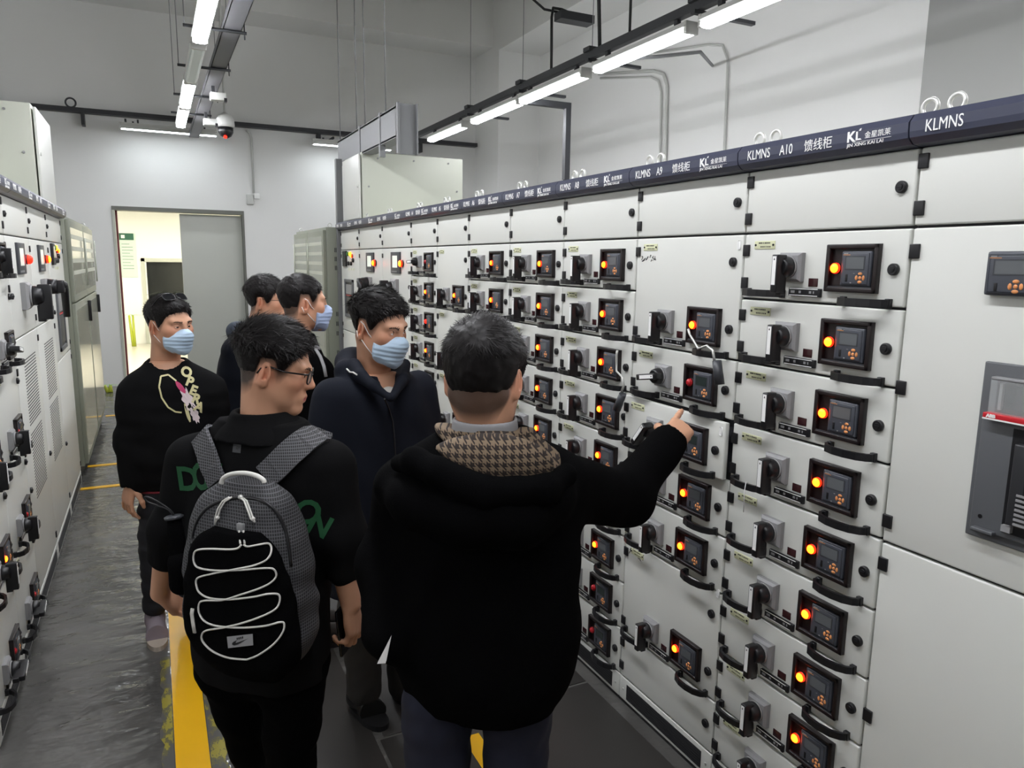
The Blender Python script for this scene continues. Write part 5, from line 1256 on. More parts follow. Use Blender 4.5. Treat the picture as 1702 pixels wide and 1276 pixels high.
# ---------------- the man in the navy hooded jacket ----------------
def man_navy():
    D = 2.72; r = person('man in a navy hooded jacket and pale blue mask looking at the panels', U(625, 860, D)[:2]); phi = 42
    hd = Head(U(629, 544, 2.70), frame(60, 12, 0), 1.03); nb = U(622, 622, 2.73); hd.build(nb, .060)
    Rs, Re, Rw = U(556, 662, 2.60), U(540, 780, 2.56), U(572, 880, 2.50); Ls, Le, Lw = U(694, 648, 2.86), U(708, 765, 2.88), U(712, 880, 2.8)
    rows = [(590, 662, 618, .8), (568, 690, 632, .62), (545, 706, 650, .56), (540, 712, 690, .62), (542, 714, 760, .68), (545, 716, 850, .70), (548, 716, 930, .7), (552, 712, 965, .68)]
    R = frame(phi); f = -R[:, 1]
    def hood(v):
        c = nb+R[:, 1]*.02+ZUP*.018
        v.chain([c+R[:, 0]*-.105-R[:, 1]*.06-ZUP*.055, c-R[:, 0]*.105+ZUP*.0, c+R[:, 1]*.095-R[:, 0]*.03+ZUP*.015, c+R[:, 1]*.09+R[:, 0]*.05+ZUP*.01, c+R[:, 0]*.105-ZUP*.0, c+R[:, 0]*.09-R[:, 1]*.075-ZUP*.06], (.034, .046, .060, .060, .046, .034), k=.02)
        v.cap(nb+f*.07+ZUP*.06, nb+f*.115-ZUP*.050, .050, .026, k=.006, op='s'); v.chain([U(588, 606, 2.66), U(600, 626, 2.585), U(622, 642, 2.54), U(648, 662, 2.50)], (.030, .024, .020, .016), k=.012); v.chain([U(672, 606, 2.80), U(670, 628, 2.68), U(652, 660, 2.51)], (.028, .022, .016), k=.012)
    jk = dress('jacket', 'navy', r, D, phi, rows, [([Rs, Re, Rw], (.082, .070, .052)), ([Ls, Le, Lw], (.080, .068, .05))], neck=(nb+ZUP*.12+f*.03, nb+f*.055-ZUP*.075, .072, .042), fold=(.006, 20, 21), extra=hood, h=.006)
    # white tee in the neck opening, zip, drawcord mark
    tv = Vol(*box_of([nb], .17), .006); tv.loft(R[:, 0], R[:, 1], [(nb-ZUP*.14+f*.03, .11, .085), (nb-ZUP*.07+f*.035, .088, .075), (nb-ZUP*.035+f*.022, .078, .070)]); tv.cap(nb+ZUP*.06, nb-ZUP*.05, .062, k=.006, op='s'); tv.ell(nb+f*.078-ZUP*.060, (.050, .028, .030), np.stack([R[:, 0], R[:, 1], ZUP], 1)); cloth('tee', tv, 'tee', r, 2, 'white tee in the jacket neck')
    bj = bvh(jk); zp = [surf_cast([bj], u, v_, .002) for u, v_ in ((640, 662), (646, 680), (652, 700), (655, 730), (657, 770), (658, 820))]; zp = [q[0] for q in zp if q is not None]
    link('zip', MB().tube(zp, .0035, 6).mesh('zip', M['black']), jk, (0, 0, 0))
    mk = [surf_cast([bj], u, v_, .003) for u, v_ in ((577, 613), (583, 618), (588, 619), (594, 623))]; mk = [q[0] for q in mk if q is not None]
    if len(mk) > 1: link('drawcord', MB().tube(mk, .003, 6).mesh('drawcord', M['cord']), jk, (0, 0, 0), 0, 'white drawcord end')
    hips = [U(602, 900, 2.70), U(660, 900, 2.80)]; kn = [U(601, 1010, 2.72), U(668, 1010, 2.80)]; an = [U(606, 1146, 2.78), U(672, 1140, 2.90)]
    v = Vol(*box_of(hips+kn+an, .13), .008); legs(v, hips, kn, an, (.098, .082, .068)); v.fold(.008, 26, 6, (1, 1, 2)); cloth('trousers', v, 'greytrousers', r)
    for (u0, v0, d0), (u1, v1, d1) in (((585, 1140, 2.86), (640, 1192, 2.68)), ((655, 1130, 2.95), (712, 1180, 2.80))): shoe('shoe', r, U(u0, v0, d0)*[1, 1, 0], U(u1, v1, d1)*[1, 1, 0], 'leather', 'black2', h=.105, wide=.05)
    av = Vol(*box_of([Rs, Re, Rw, Ls, Le, Lw, Rw-ZUP*.2, Lw-ZUP*.2], .09), .005)
    for q, th in (([Rs, Re, Rw], 1), ([Ls, Le, Lw], -1)):
        av.chain(q, (.045, .038, .03)); hand(av, q[2], -ZUP+f*.2, R[:, 0]*th, f, [(.4, .4, .3)]*4, .2)
    lv = Vol(*box_of(hips+kn+an, .1), .014); legs(lv, hips, kn, an, (.07, .05, .04))
    body_mesh(hd, r, [], [trunk(D, phi, rows, shrink=.75), av, lv], 5); eyes(hd, r, (.25, -.25)); brows(hd, r, 7)
    hair_on(hd, 'hair', r, thick=.021, side=.005, n=5000, length=.036, lift=.26, seed=6, flow=(.1, -1, .1), fade=.012, whorl=(.01, .085, .09)); face_mask(hd, r)
# ---------------- the two men behind ----------------
def man_glasses():
    D = 3.95; r = person('man in a dark navy jacket with thin glasses standing farthest back', U(425, 800, D)[:2]); phi = 84
    hd = Head(U(443, 500, D), frame(92, 3, 0), .98); nb = U(428, 549, D); hd.build(nb, .058)
    Rs, Re, Rw = U(395, 585, 3.82), U(385, 665, 3.82), U(420, 735, 3.76); Ls, Le, Lw = U(440, 580, 4.1), U(445, 660, 4.1), U(460, 730, 4.0)
    rows = [(405, 452, 541, .85), (388, 466, 554, .9), (374, 476, 574, .95), (368, 482, 610, .95), (368, 485, 680, .95), (372, 484, 760, .95), (376, 478, 790, .9)]
    R = frame(phi)
    def hood(v): v.chain([nb-R[:, 0]*.10-ZUP*.01-R[:, 1]*.03, nb-R[:, 0]*.07+R[:, 1]*.08-ZUP*.005, nb+R[:, 0]*.06+R[:, 1]*.08-ZUP*.005], (.035, .05, .05), k=.03)
    jk = dress('jacket', 'navy2', r, D, phi, rows, [([Rs, Re, Rw], (.078, .066, .05)), ([Ls, Le, Lw], (.078, .066, .05))], neck=(nb+ZUP*.13, nb-ZUP*.01, .064), fold=(.006, 20, 31), h=.0075)
    hv = Vol(*box_of([nb], .24), .006); hood(hv); hv.fold(.004, 30, 2); cloth('hood', hv, 'hoodblue', r)
    hips = [U(410, 800, 3.9), U(440, 800, 4.02)]; kn = [U(412, 880, 3.9), U(445, 880, 4.02)]; an = [U(412, 965, 3.95), U(445, 965, 4.05)]
    v = Vol(*box_of(hips+kn+an, .13), .01); legs(v, hips, kn, an, (.095, .075, .06)); cloth('trousers', v, 'blacktrousers', r)
    for q in an: shoe('shoe', r, q*[1, 1, 0]+R[:, 1]*.05, q*[1, 1, 0]-R[:, 1]*.21, 'leather', 'black2')
    av = Vol(*box_of([Rs, Re, Rw, Ls, Le, Lw], .2), .006)
    for q, s_ in (([Rs, Re, Rw], 1), ([Ls, Le, Lw], -1)): av.chain(q, (.045, .038, .03)); hand(av, q[2], -ZUP-R[:, 1]*.3, R[:, 0]*s_, -R[:, 1], [(.4, .4, .3)]*4)
    body_mesh(hd, r, [], [trunk(D, phi, rows, shrink=.75), av], 6); eyes(hd, r); brows(hd, r, 9)
    hair_on(hd, 'hair', r, thick=.023, side=.010, n=3600, length=.032, lift=.16, seed=8, flow=(0, -.9, -.1), front_drop=.008); glasses(hd, r, 'framegrey', label='thin metal framed glasses')
def man_back():
    D = 3.36; r = person('man in a black jacket and mask turned away between the two men in navy', U(505, 800, D)[:2]); phi = 122
    hd = Head(U(503, 504, D), frame(121, 2, 0), 1.0); nb = U(492, 565, D-.02); hd.build(nb, .060)
    Ls, Le, Lw = U(470, 615, 3.45), U(462, 700, 3.45), U(480, 780, 3.4); Rs, Re, Rw = U(527, 622, 3.26), U(535, 700, 3.24), U(540, 790, 3.2)
    rows = [(466, 520, 556, .85), (450, 530, 574, .75), (440, 542, 596, .7), (438, 550, 640, .72), (440, 552, 720, .74), (442, 552, 800, .74), (446, 548, 850, .7)]
    R = frame(phi)
    jk = dress('jacket', 'blackfleece', r, D, phi, rows, [([Rs, Re, Rw], (.078, .066, .05)), ([Ls, Le, Lw], (.078, .066, .05))], neck=(nb+ZUP*.13, nb-ZUP*.01, .064), fold=(.006, 20, 41), h=.0075)
    b = MB(); ring = [nb+ZUP*(-.012-.03*math.cos(a)*0)+R[:, 0]*.092*math.cos(a)+R[:, 1]*.090*math.sin(a)+ZUP*.035*math.sin(a) for a in np.linspace(0, 2*math.pi, 28, endpoint=False)]
    link('collar', b.tube(ring, .020, 8, closed=True).mesh('collar', M['shirtgrey']), r, OFF_(r), 0, 'light grey collar band')
    bj = bvh(jk); q = [surf_cast([bj], u, v_, .004) for u, v_ in ((516, 573), (524, 582), (532, 594), (538, 610), (541, 626))]; q = [x[0] for x in q if x is not None]
    if len(q) > 2: link('collar_edge', MB().tube(q, .008, 6).mesh('collar_edge', M['shirtgrey']), jk, (0, 0, 0), 0, 'light grey shoulder piping')
    hips = [U(484, 850, 3.40), U(516, 850, 3.30)]; kn = [U(490, 950, 3.40), U(522, 950, 3.30)]; an = [U(500, 1050, 3.45), U(528, 1050, 3.32)]
    v = Vol(*box_of(hips+kn+an, .13), .01); legs(v, hips, kn, an, (.095, .075, .06)); cloth('trousers', v, 'blacktrousers', r)
    for q in an: shoe('shoe', r, q*[1, 1, 0]+R[:, 1]*.05, q*[1, 1, 0]-R[:, 1]*.21, 'leather', 'black2')
    av = Vol(*box_of([Rs, Re, Rw, Ls, Le, Lw], .2), .006)
    for q, s_ in (([Rs, Re, Rw], 1), ([Ls, Le, Lw], -1)): av.chain(q, (.045, .038, .03)); hand(av, q[2], -ZUP-R[:, 1]*.3, R[:, 0]*s_, -R[:, 1], [(.4, .4, .3)]*4)
    body_mesh(hd, r, [], [trunk(D, phi, rows, shrink=.75), av], 7); eyes(hd, r); brows(hd, r, 10)
    hair_on(hd, 'hair', r, thick=.013, side=.004, n=3600, length=.016, lift=.28, seed=10, fade=.022); face_mask(hd, r, 'maskgrey')
# ---------------- the man with the backpack ----------------
def man_backpack():
    D = 2.07; r = person('man in a black short-sleeved shirt and glasses wearing a backpack', U(440, 1200, D)[:2]); phi = 158
    hd = Head(U(454, 612, 2.07), frame(101, 14, 0), 1.0); nb = U(437, 696, 2.06); hd.build(nb, .062)
    Ls, Le, L2, Lw = U(316, 765, 2.12), U(288, 870, 2.14), U(277, 922, 2.15), U(266, 985, 2.20); Rs, Re, R2, Rw = U(551, 778, 2.03), U(570, 895, 2.00), U(575, 948, 1.99), U(583, 1003, 1.98)
    rows = [(375, 500, 694, .75), (345, 535, 712, .62), (316, 556, 735, .55), (308, 566, 780, .56), (306, 560, 850, .60), (310, 556, 930, .64), (312, 552, 1010, .66), (318, 546, 1085, .66), (326, 538, 1110, .62)]
    R = frame(phi); bk = R[:, 1]
    sh = dress('shirt', 'blackknit', r, D, phi, rows, [([Ls, Le, L2], (.072, .060, .056)), ([Rs, Re, R2], (.072, .062, .054))], neck=(nb+ZUP*.15, nb-ZUP*.03, .066), fold=(.006, 20, 51), cuffs=[((L2+(L2-Le)*1.0, L2+(L2-Le)*3), .047), ((R2+(R2-Re)*.9, R2+(R2-Re)*3), .048)], h=.0055)
    cv = Vol(*box_of([nb], .2), .005); cv.loft(R[:, 0], R[:, 1], [(nb-ZUP*.050+bk*.010, .135, .112), (nb-ZUP*.022+bk*.006, .118, .102), (nb+ZUP*.006, .094, .090), (nb+ZUP*.028, .080, .080)]); cv.cap(nb+ZUP*.2, nb-ZUP*.1, .068, k=.008, op='s'); cv.fold(.0012, 40, 3); cloth('collar', cv, 'blackknit', r)
    # skin of both forearms and hands
    lv = Vol(*box_of([L2, Le, Lw, Lw-ZUP*.13], .12), .0028); lv.chain([Le, L2, Lw], (.038, .038, .029)); hand(lv, Lw, -ZUP*.75+AWAY*.5+RIGHT*.35, RIGHT*.6+AWAY*.2, AWAY, [(.35, .4, .3), (.4, .5, .3), (.45, .5, .3), (.5, .5, .3)], .25)
    rv = Vol(*box_of([R2, Re, Rw, Rw-ZUP*.2], .11), .0026); rv.chain([Re, R2, Rw], (.042, .041, .029)); dR = unit(-ZUP+AWAY*.10+RIGHT*.06); pn = -RIGHT*.9+AWAY*.25
    hand(rv, Rw, dR, pn, AWAY, [(.30, .95, .7), (.35, 1.0, .7), (.4, 1.0, .75), (.5, 1.0, .7)], .45, 1.0)
    hips = [U(385, 1100, 2.10), U(488, 1100, 2.05)]; kn = [U(440, 1290, 2.12), U(482, 1290, 2.04)]; an = [U(450, 1400, 2.2), U(490, 1410, 2.08)]
    an = [np.array([kn[0][0]+.01, kn[0][1]+.02, .09]), np.array([kn[1][0]+.01, kn[1][1]-.03, .09])]
    v = Vol(*box_of(hips+kn+an, .14), .008); legs(v, hips, kn, an, (.102, .072, .058)); v.cap(hips[0], hips[1], .1, k=.03); v.fold(.005, 24, 8, (1, 1, 2)); cloth('trousers', v, 'blacktrousers', r)
    for q in an: shoe('shoe', r, q*[1, 1, 0]+R[:, 1]*.05, q*[1, 1, 0]-R[:, 1]*.21, 'leather', 'black2')
    av = Vol(*box_of([Rs, Re, Ls, Le], .09), .012); av.chain([Rs, Re], (.045, .036)); av.chain([Ls, Le], (.045, .036)); kv = Vol(*box_of(hips+kn+an, .1), .014); legs(kv, hips, kn, an, (.07, .05, .04))
    body_mesh(hd, r, [lv, rv], [trunk(D, phi, rows, shrink=.75), av, kv], 9, dens=.93); eyes(hd, r); brows(hd, r, 12)
    hair_on(hd, 'hair', r, thick=.024, side=.003, n=7500, length=.036, lift=.38, seed=12, flow=(0, -.75, .2), fade=.016, whorl=(.0, .075, .09), width=.0011); glasses(hd, r, 'frameblk', w=.0255, hh=.018, r=.0023)
    # lettering on the shirt
    bs = bvh(sh)
    def letters(s, u, v_, size, ang, D_, rt):
        me = subdiv_text(s, size, M['greenink'], .95, .003); me.transform(Matrix.Rotation(ang, 4, 'Y')); return decal('lettering', me, M['greenink'], sh, sh, rt, ZUP, U(u, v_, D_), -AWAY)
    letters('D', 303, 822, .10, -.05, 2.0, RIGHT); letters('O', 334, 812, .10, -.05, 2.0, RIGHT); letters('N', 362, 806, .10, -.05, 2.0, RIGHT)
    letters('O', 503, 872, .09, .3, 1.9, RIGHT); letters('N', 520, 892, .08, .5, 1.9, RIGHT)
    pt = MB().box((-.013, -.0005, -.013), (.013, .0005, .013)).mesh('patch', M['patchgrey']); decal('patch', pt, M['patchgrey'], sh, sh, RIGHT, ZUP, U(402, 738, 2.0), -AWAY)
    dt = MB().cyl((0, -.001, 0), (0, .0, 0), .0045, 12).mesh('patch_dot', M['black']); decal('patch_dot', dt, M['black'], sh, sh, RIGHT, ZUP, U(403, 738, 2.0), -AWAY, .003)
    # phone in the right hand
    ph = thing('phone', 'black phone held in the backpack wearer\'s right hand', 'phone', tuple(Rw+dR*.085+unit(pn)*.030)); mb = MB().box((-.037, -.0045, -.074), (.037, .0045, .074), bev=.004); me = mb.mesh('body', M['phoneglass'])
    pnu = unit(pn-dR*(unit(pn)@dR)); tt = np.cross(dR, pnu); Rm = Matrix([[tt[i], pnu[i], dR[i]] for i in range(3)]).to_4x4(); me.transform(Rm); link('body', me, ph)
    # ---- backpack
    BR = np.stack([R[:, 0], bk, ZUP], 1)          # x = wearer's left, y = out of the back
    o0 = U(415, 965, 1.90); bp = thing('backpack', 'dark grey grid-cloth backpack with white zigzag cord on the back of the man in glasses', 'backpack', tuple(o0))
    rz = Matrix([[BR[i][j] for j in range(3)] for i in range(3)]).to_euler(); bp.rotation_euler = rz
    tilt = .0
    v = Vol((-.26, -.18, -.40), (.26, .2, .40), .0055); X3, Y3 = np.array([1, 0, 0]), np.array([0, 1, 0])
    def PK(u, v_, off):                                # photo pixel -> pack coordinates on the plane y = off
        d = np.asarray(U(u, v_, 3.0))-np.array([0, 0, CAMH]); c = np.array([0, 0, CAMH]); pl = o0+bk*off; t = ((pl-c)@bk)/(d@bk); q = c+d*t-o0; return float(q@BR[:, 0]), float(q@ZUP)
    def rows_(rows, off):
        out = []
        for uL, uR, vv, dep in rows:
            a, c = PK(uL, vv, off), PK(uR, vv, off); out.append((((a[0]+c[0])/2, off if off > .05 else off-.0, (a[1]+c[1])/2), abs(a[0]-c[0])/2, dep))
        return out
    v.loft(X3, Y3, rows_([(385, 440, 797, .025), (362, 462, 806, .045), (345, 482, 828, .065), (334, 496, 865, .085), (324, 506, 920, .095), (321, 513, 980, .100), (324, 516, 1030, .100), (332, 507, 1066, .090), (350, 486, 1092, .066), (374, 462, 1104, .045)], .01), e=2.8); v.fold(.004, 26, 77)
    P, F = v.mesh(); body = link('pack_body', np_mesh('pack_body', [(P, F)], M['ripstop'], 2), bp)
    v = Vol((-.24, -.05, -.36), (.24, .26, .3), .005); v.loft(X3, Y3, rows_([(365, 425, 878, .030), (340, 448, 888, .042), (322, 466, 920, .050), (316, 480, 980, .056), (318, 490, 1040, .060), (326, 490, 1075, .058), (342, 480, 1100, .048), (368, 458, 1116, .030)], .085), e=2.6); v.fold(.003, 30, 78); P, F = v.mesh(); fp = link('front_pocket', np_mesh('front_pocket', [(P, F)], M['blackfleece'], 2), bp)
    bb, bf = bvh(body), bvh(fp)
    def on(x, z, lift=.004, which=None):
        best = None
        for q in (which or [bb, bf]):
            h_ = q.ray_cast(Vector((x, .5, z)), Vector((0, -1, 0)))
            if h_[0] is not None and (best is None or h_[0].y > best.y): best = h_[0]
        return Vector((x, (best.y if best is not None else .0)+lift, z))
    def smooth_path(pts, n=8):
        q = []; k = len(pts)
        for i in range(k-1):
            p0, p1, p2, p3 = [np.array(pts[min(max(j, 0), k-1)]) for j in (i-1, i, i+1, i+2)]
            for t in np.linspace(0, 1, n, endpoint=False): q.append(.5*(2*p1+(p2-p0)*t+(2*p0-5*p1+4*p2-p3)*t*t+(3*p1-p0-3*p2+p3)*t**3))
        q.append(np.array(pts[-1])); return q
    # elastic cord: one white cord zigzagging down the pocket
    c_l = Vector(np.array([0, 0, CAMH])@BR-o0@BR)
    def oc(u, v_, lift=.004):
        d = Vector((np.asarray(U(u, v_, 3.0))-np.array([0, 0, CAMH]))@BR).normalized(); best = None
        for q in (bb, bf):
            h_ = q.ray_cast(c_l, d)
            if h_[0] is not None and (best is None or h_[3] < best[3]): best = h_
        if best is None:
            t = (.05-c_l.y)/d.y; return c_l+d*t
        return best[0]-d*lift
    zz = []
    def P2(u, v_):                                     # photo pixel -> pack plane coordinates
        d = np.asarray(U(u, v_, 3.0))-np.array([0, 0, CAMH]); c = np.array([0, 0, CAMH]); nn = bk; pl = o0+bk*.115; t = ((pl-c)@nn)/(d@nn); q = c+d*t-o0; return float(q@BR[:, 0]), float(q@ZUP)
    L_ = [(401, 905), (395, 911), (380, 913), (350, 912), (328, 914), (322, 922), (323, 936), (332, 944), (360, 948), (400, 947), (440, 944), (455, 946), (459, 957), (450, 968), (430, 978), (400, 988), (370, 997), (340, 998), (331, 1003), (331, 1018), (340, 1032), (360, 1040), (400, 1043), (440, 1040), (464, 1034), (472, 1036), (470, 1050), (455, 1070), (430, 1088), (410, 1096)]
    R_ = [(405, 905), (412, 908), (430, 905), (446, 903), (451, 910), (449, 922), (440, 932), (420, 940), (390, 946), (350, 954), (328, 961), (327, 975), (333, 986), (350, 994), (380, 996), (420, 992), (445, 987), (463, 988), (464, 1002), (455, 1014), (430, 1026), (400, 1036), (370, 1043), (342, 1048), (335, 1058), (340, 1070), (355, 1083), (380, 1093), (410, 1096)]
    for path in (L_, R_):
        pts = [oc(q[0], q[1], .005) for q in smooth_path(path, 8)]; MB().tube(pts, .0026, 8).build('elastic_cord', M['cord'], bp)
    tg = MB(); a = P2(401, 882); c = P2(403, 904)
    for dx in (-.006, .006): tg.tube([oc(401+dx*600, 882, .006), oc(403+dx*600, 904, .006)], .0026, 8)
    tg.build('cord_loop', M['cord'], bp); q = oc(401, 878, .004); MB().box((q.x-.010, q.y-.004, q.z-.01), (q.x+.010, q.y+.006, q.z+.014), bev=.002).build('cord_lock', M['plategrey'], bp)
    # grab handle of white rope
    hp = [(368, 803), (371, 795), (384, 788), (405, 786), (425, 790), (437, 797), (439, 802)]; base = oc(400, 806, .0).y; pts = []
    for u, v_ in smooth_path(hp, 6): x, z = PK(u, v_, base+.012); pts.append((x, base+.012, z))
    b = MB(); b.tube(pts, .0062, 10); b.build('grab_handle', M['cord'], bp)
    # zip line, zip pulls
    zl = [oc(u, v_, .001) for u, v_ in smooth_path([(318, 905), (325, 872), (340, 848), (365, 833), (395, 827), (425, 829), (448, 839), (464, 858), (477, 890), (484, 940)], 4)]; MB().tube(zl, .0045, 8).build('zip', M['black'], bp)
    for pth in ([(385, 826), (374, 833), (366, 846), (362, 860), (357, 872)], [(402, 826), (410, 832), (416, 848), (421, 862), (424, 868)]):
        pts = [oc(u, v_, .009) for u, v_ in pth]; b = MB(); b.tube(pts, .0024, 8); b.tube([p+Vector((.0065, .002, .0)) for p in pts[:4]]+[pts[4]], .0024, 8); b.sphere(pts[3], .0052); b.build('zip_pull', M['cord'], bp)
    q = oc(400, 826, .006); MB().sphere(q, .007).build('zip_slider', M['steel'], bp)
    pts = [oc(u, v_, .008) for u, v_ in ((321, 1012), (320, 1020), (322, 1035), (325, 1052))]; b = MB(); b.tube(pts, .003, 8); b.tube([p+Vector((.005, 0, 0)) for p in pts], .003, 8); b.build('zip_pull', M['cord'], bp)
    # logo patch with its swoosh
    c4 = [(377, 1058), (420, 1053), (421, 1072), (379, 1077)]; b = MB(); top_ = [oc(x, z, .008) for x, z in c4]; bot = [oc(x, z, -.004) for x, z in c4]; b.add(top_+bot, [(0, 1, 2, 3), (7, 6, 5, 4), (0, 4, 5, 1), (1, 5, 6, 2), (2, 6, 7, 3), (3, 7, 4, 0)]); b.build('logo_patch', M['shirtgrey'], bp)
    def onp(s, t):
        A, B_, C_, D_ = top_; return (A*(1-s)+B_*s)*(1-t)+(D_*(1-s)+C_*s)*t+Vector((0, .0015, 0))
    sw_ = [(.20, .58), (.19, .72), (.27, .80), (.40, .76), (.85, .34), (.48, .55), (.36, .60), (.31, .57), (.33, .48), (.40, .36), (.27, .47)]; b = MB(); pv = [onp(s, t) for s, t in sw_]; cc = onp(.31, .66); b.add([cc]+pv, [(0, 1+i, 1+(i+1) % len(pv)) for i in range(len(pv))]); b.build('swoosh_mark', M['black'], bp)
    b = MB()
    for i in range(4): p = onp(.42+i*.07, .28-i*.02); b.box((p.x, p.y-.001, p.z-.002), (p.x+.0022, p.y+.0005, p.z+.003))
    b.build('lettering', M['black'], bp)
    # straps over the shoulders
    for edge in ([(366, 800), (356, 775), (347, 748), (339, 725), (333, 710), (331, 703)], [(444, 792), (462, 774), (482, 754), (504, 737), (522, 727), (540, 722)]):
        pts = []; nn = []
        for u, v_ in edge:
            q = surf_cast([bs], u, v_, .010)
            if q is not None: pts.append(q[0]); nn.append(q[1])
        if len(pts) < 3: continue
        s_ = 1 if edge[0][0] > 400 else -1
        last = pts[-1]; pts += [last-R[:, 1]*.03-ZUP*.006]; nn += [unit(ZUP-R[:, 1]*.5)]
        pts = smooth_path(pts, 4); b = MB(); vs = []; fs = []; k = len(pts)
        for i in range(k):
            t = unit(pts[min(i+1, k-1)]-pts[max(i-1, 0)]); n_ = unit(np.array(nn[min(i//4, len(nn)-1)])); w_ = unit(np.cross(t, n_)); n_ = unit(np.cross(w_, t)); hw = .036
            for a_, c_ in ((-1, -.004), (1, -.004), (1, .007), (-1, .007)): vs.append(pts[i]+w_*a_*hw+n_*c_)
        for i in range(k-1):
            for j in range(4): fs.append((i*4+j, i*4+(j+1) % 4, (i+1)*4+(j+1) % 4, (i+1)*4+j))
        fs += [(0, 1, 2, 3), tuple((k-1)*4+j for j in (3, 2, 1, 0))]
        iv = np.array([[BR[i][j] for i in range(3)] for j in range(3)]); b.add([iv@(p-o0) for p in vs], fs); b.build('shoulder_strap', M['strapcloth'], bp)
    # folded umbrella in the side pocket
    u0 = U(300, 955, 1.96); um = thing('umbrella', 'black folding umbrella with wrist loop in the backpack\'s left side pocket', 'umbrella', tuple(u0)); top = U(289, 858, 1.98)-u0
    b = MB(); b.tube([(0, 0, -.03), tuple(top*.3), tuple(top*.75), tuple(top*.97)], [.020, .024, .022, .019], 14); b.build('cover', M['blackfleece'], um); MB().tube([tuple(top*.96), tuple(top*1.0), tuple(top*1.02)], [.025, .026, .020], 16).build('handle_cap', M['charcoal'], um)
    lp = [U(u, v_, 1.98)-u0 for u, v_ in ((289, 856), (284, 848), (270, 838), (252, 828), (240, 826), (246, 834), (262, 840), (278, 846), (288, 856))]; MB().tube(smooth_path(lp, 4), .0022, 6).build('wrist_loop', M['black'], um)
    pk = Vol((-.08, -.08, -.10), (.08, .08, .08), .005); pk.cap((0, 0, -.03), (0, 0, .03), .034, .032, k=.02); pk.fold(.006, 40, 3); P, F = pk.mesh(); ctr = U(301, 952, 1.965); link('side_pocket', np_mesh('side_pocket', [(((P+ctr-o0)@BR), F)], M['blackfleece'], 1), bp)
    return sh
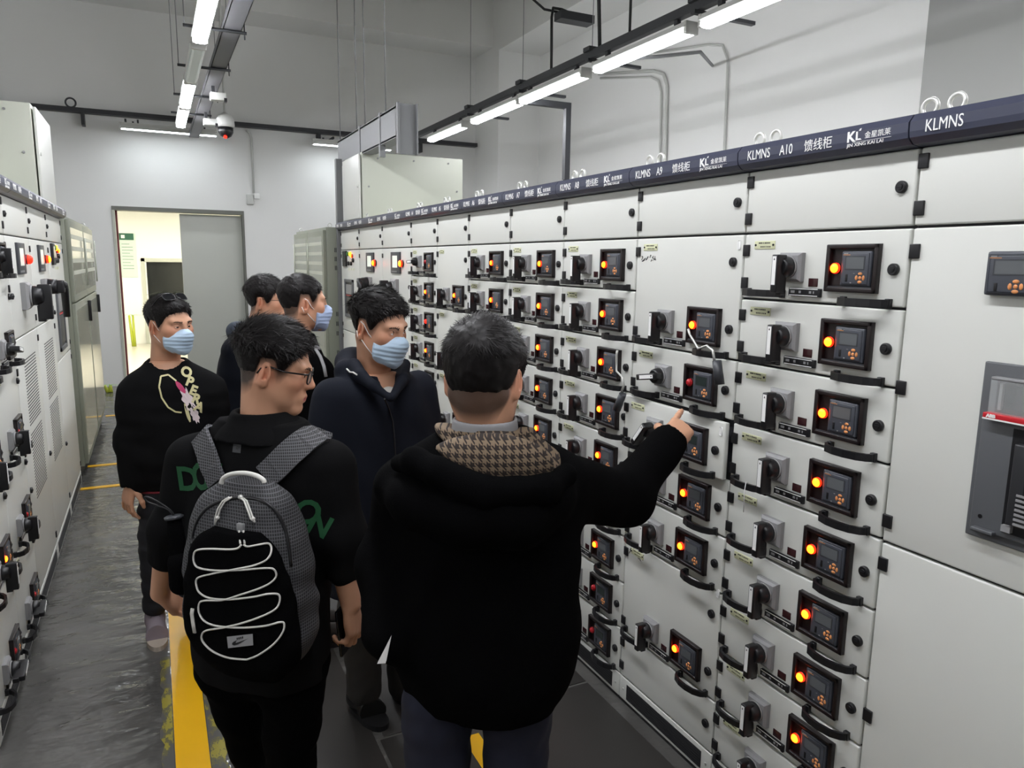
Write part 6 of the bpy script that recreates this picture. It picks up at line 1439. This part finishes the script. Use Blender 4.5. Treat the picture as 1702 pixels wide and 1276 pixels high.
# ---------------- the man pointing ----------------
def man_pointing():
    D = 1.60; r = person('man in a black hooded jacket seen from behind, pointing at the panels', U(800, 1200, D)[:2]); phi = 170
    hd = Head(U(804, 628, 1.60), frame(166, 12, 0), 1.0); nb = U(806, 715, 1.585); hd.build(nb, .056, wide=1.0)
    Ls, Le, Lw = U(676, 812, 1.63), U(648, 940, 1.62), U(644, 1050, 1.54); Rs, Re, Rw = U(922, 812, 1.62), U(1036, 826, 1.86), U(1112, 733, 2.05)
    rows = [(745, 868, 712, .8), (712, 900, 728, .7), (676, 932, 750, .6), (655, 952, 785, .55), (648, 962, 850, .58), (646, 966, 930, .62), (644, 966, 1010, .66), (648, 962, 1075, .68), (660, 946, 1120, .66), (670, 930, 1150, .62), (678, 918, 1164, .58)]
    R = frame(phi); bk = R[:, 1]
    def hoodlump(v):
        v.chain([U(664, 806, 1.54), U(705, 832, 1.47), U(775, 850, 1.44), U(850, 850, 1.44), U(915, 828, 1.48)], (.045, .060, .066, .064, .046), k=.05)
    jk = dress('jacket', 'blackfleece', r, D, phi, rows, [([Ls, Le, Lw], (.070, .066, .056)), ([Rs, Re, Rw], (.088, .070, .052))], neck=(nb+ZUP*.15, nb-ZUP*.02, .070), fold=(.006, 18, 61), extra=hoodlump, cuffs=[((Rw+(Rw-Re)*.06, Rw+(Rw-Re)*.5), .042)], h=.006)
    # tweed hood lining lying open on the shoulders
    st = stations(D, phi, rows); v = Vol(*box_of([q[0]+d*q[1] for q in st[:5] for d in (RIGHT, -RIGHT, AWAY, -AWAY)], .08), .005); v.loft(R[:, 0], R[:, 1], st); v.f -= .010
    v.ell(U(812, 770, 1.46), (.135, .05, .062), np.stack([RIGHT, AWAY, ZUP], 1), k=.05); hoodcut = [U(700, 735, 1.45), U(803, 806, 1.40), U(925, 800, 1.45)]
    # keep what lies above the rim line of the hood: two slanting planes
    a, b_, c = hoodcut; d1 = unit(b_-a); n1 = unit(np.cross(d1, AWAY)); n1 = n1 if n1[2] < 0 else -n1; d2 = unit(c-b_); n2 = unit(np.cross(d2, AWAY)); n2 = n2 if n2[2] < 0 else -n2
    v.plane(a, n1, k=.01); v.plane(c, n2, k=.01); v.plane(U(935, 790, 1.5), unit(RIGHT), k=.01); v.plane(U(690, 760, 1.5), -RIGHT, k=.01); v.plane(nb+bk*0-bk*.02, -bk, k=.01)
    v.cap(nb+ZUP*.15, nb-ZUP*.02, .072, k=.008, op='s'); cloth('hood_lining', v, 'hound', r, 2, 'brown houndstooth tweed hood lining')
    rim = [U(664, 768, 1.50), U(690, 768, 1.45), U(730, 786, 1.415), U(770, 806, 1.40), U(810, 817, 1.395), U(860, 819, 1.40), U(905, 813, 1.425), U(940, 790, 1.49)]
    rv = Vol(*box_of(rim, .07), .005); rv.chain(rim, [.020, .024, .026, .027, .027, .027, .026, .024], k=.03); rv.fold(.003, 40, 5); cloth('hood_rim', rv, 'blackfleece', r)
    cv = Vol(*box_of([nb], .15), .004); cv.loft(R[:, 0], R[:, 1], [(nb-ZUP*.045, .082, .082), (nb-ZUP*.01, .075, .076), (nb+ZUP*.030, .070, .072)]); cv.cap(nb+ZUP*.2, nb-ZUP*.1, .0635, k=.004, op='s'); cloth('shirt_collar', cv, 'shirtgrey', r, 2, 'grey shirt collar')
    # hand
    hv = Vol(*box_of([Rw, U(1160, 685, 2.25)], .10), .0028); hv.cap(Re*.3+Rw*.7, Rw, .034, .029, k=.01); dd = unit(U(1146, 698, 2.17)-Rw)
    hand(hv, Rw+dd*.012, dd, -ZUP*.75-RIGHT*.45-AWAY*.1, -RIGHT+ZUP*.2, [(.05, .12, .08), (1.0, 1.3, .7), (1.1, 1.35, .7), (1.15, 1.3, .7)], .4, 1.0)
    hips = [U(727, 1195, 1.60), U(858, 1195, 1.60)]; kn = [np.array([h_[0], h_[1], .48]) for h_ in hips]; an = [np.array([h_[0], h_[1]+.01, .09]) for h_ in hips]; hips = [h_+ZUP*.05 for h_ in hips]
    v = Vol(*box_of(hips+kn+an, .14), .008); legs(v, hips, kn, an, (.084, .074, .062), .012); v.fold(.005, 24, 9, (1, 1, 2)); cloth('trousers', v, 'bluejeans', r)
    for q in an: shoe('shoe', r, q*[1, 1, 0]+R[:, 1]*.05, q*[1, 1, 0]-R[:, 1]*.21, 'leather', 'black2')
    av = Vol(*box_of([Rs, Re, Rw, Ls, Le, Lw, Lw-ZUP*.2+AWAY*.1], .09), .005); av.chain([Rs, Re, Rw], (.045, .038, .03)); av.chain([Ls, Le, Lw], (.045, .038, .03)); hand(av, Lw, -ZUP*.4+AWAY*.9+RIGHT*.2, RIGHT, ZUP, [(.5, .8, .5)]*4, .3)
    kv = Vol(*box_of(hips+kn+an, .1), .014); legs(kv, hips, kn, an, (.07, .05, .04))
    body_mesh(hd, r, [hv], [trunk(D, phi, rows, shrink=.75), av, kv], 11, dens=.85, nape=.03, bald=((.004, .085, .080), .024)); eyes(hd, r); brows(hd, r, 14)
    hair_on(hd, 'hair', r, thick=.017, side=.010, n=10000, length=.026, lift=.14, seed=14, nape=.024, whorl=(.004, .088, .082), bald=.020, width=.0010)
    pp = thing('leaflet', 'white folded paper held at the pointing man\'s left side', 'paper', tuple(U(634, 1080, 1.44)))
    q = [U(650, 1058, 1.445), U(627, 1103, 1.43), U(641, 1102, 1.43), U(649, 1062, 1.45)]; q = [x-np.array(pp.location) for x in q]
    MB().add([q[0], q[1], q[2]], [(0, 1, 2)]).add([x+AWAY*.008 for x in (q[0], q[1], q[2])], [(2, 1, 0)]).add([q[0], q[1], q[1]+AWAY*.008, q[0]+AWAY*.008], [(0, 1, 2, 3)]).build('sheet', M['paper'], pp)
man_sweater(); man_navy(); man_glasses(); man_back(); man_backpack(); man_pointing()
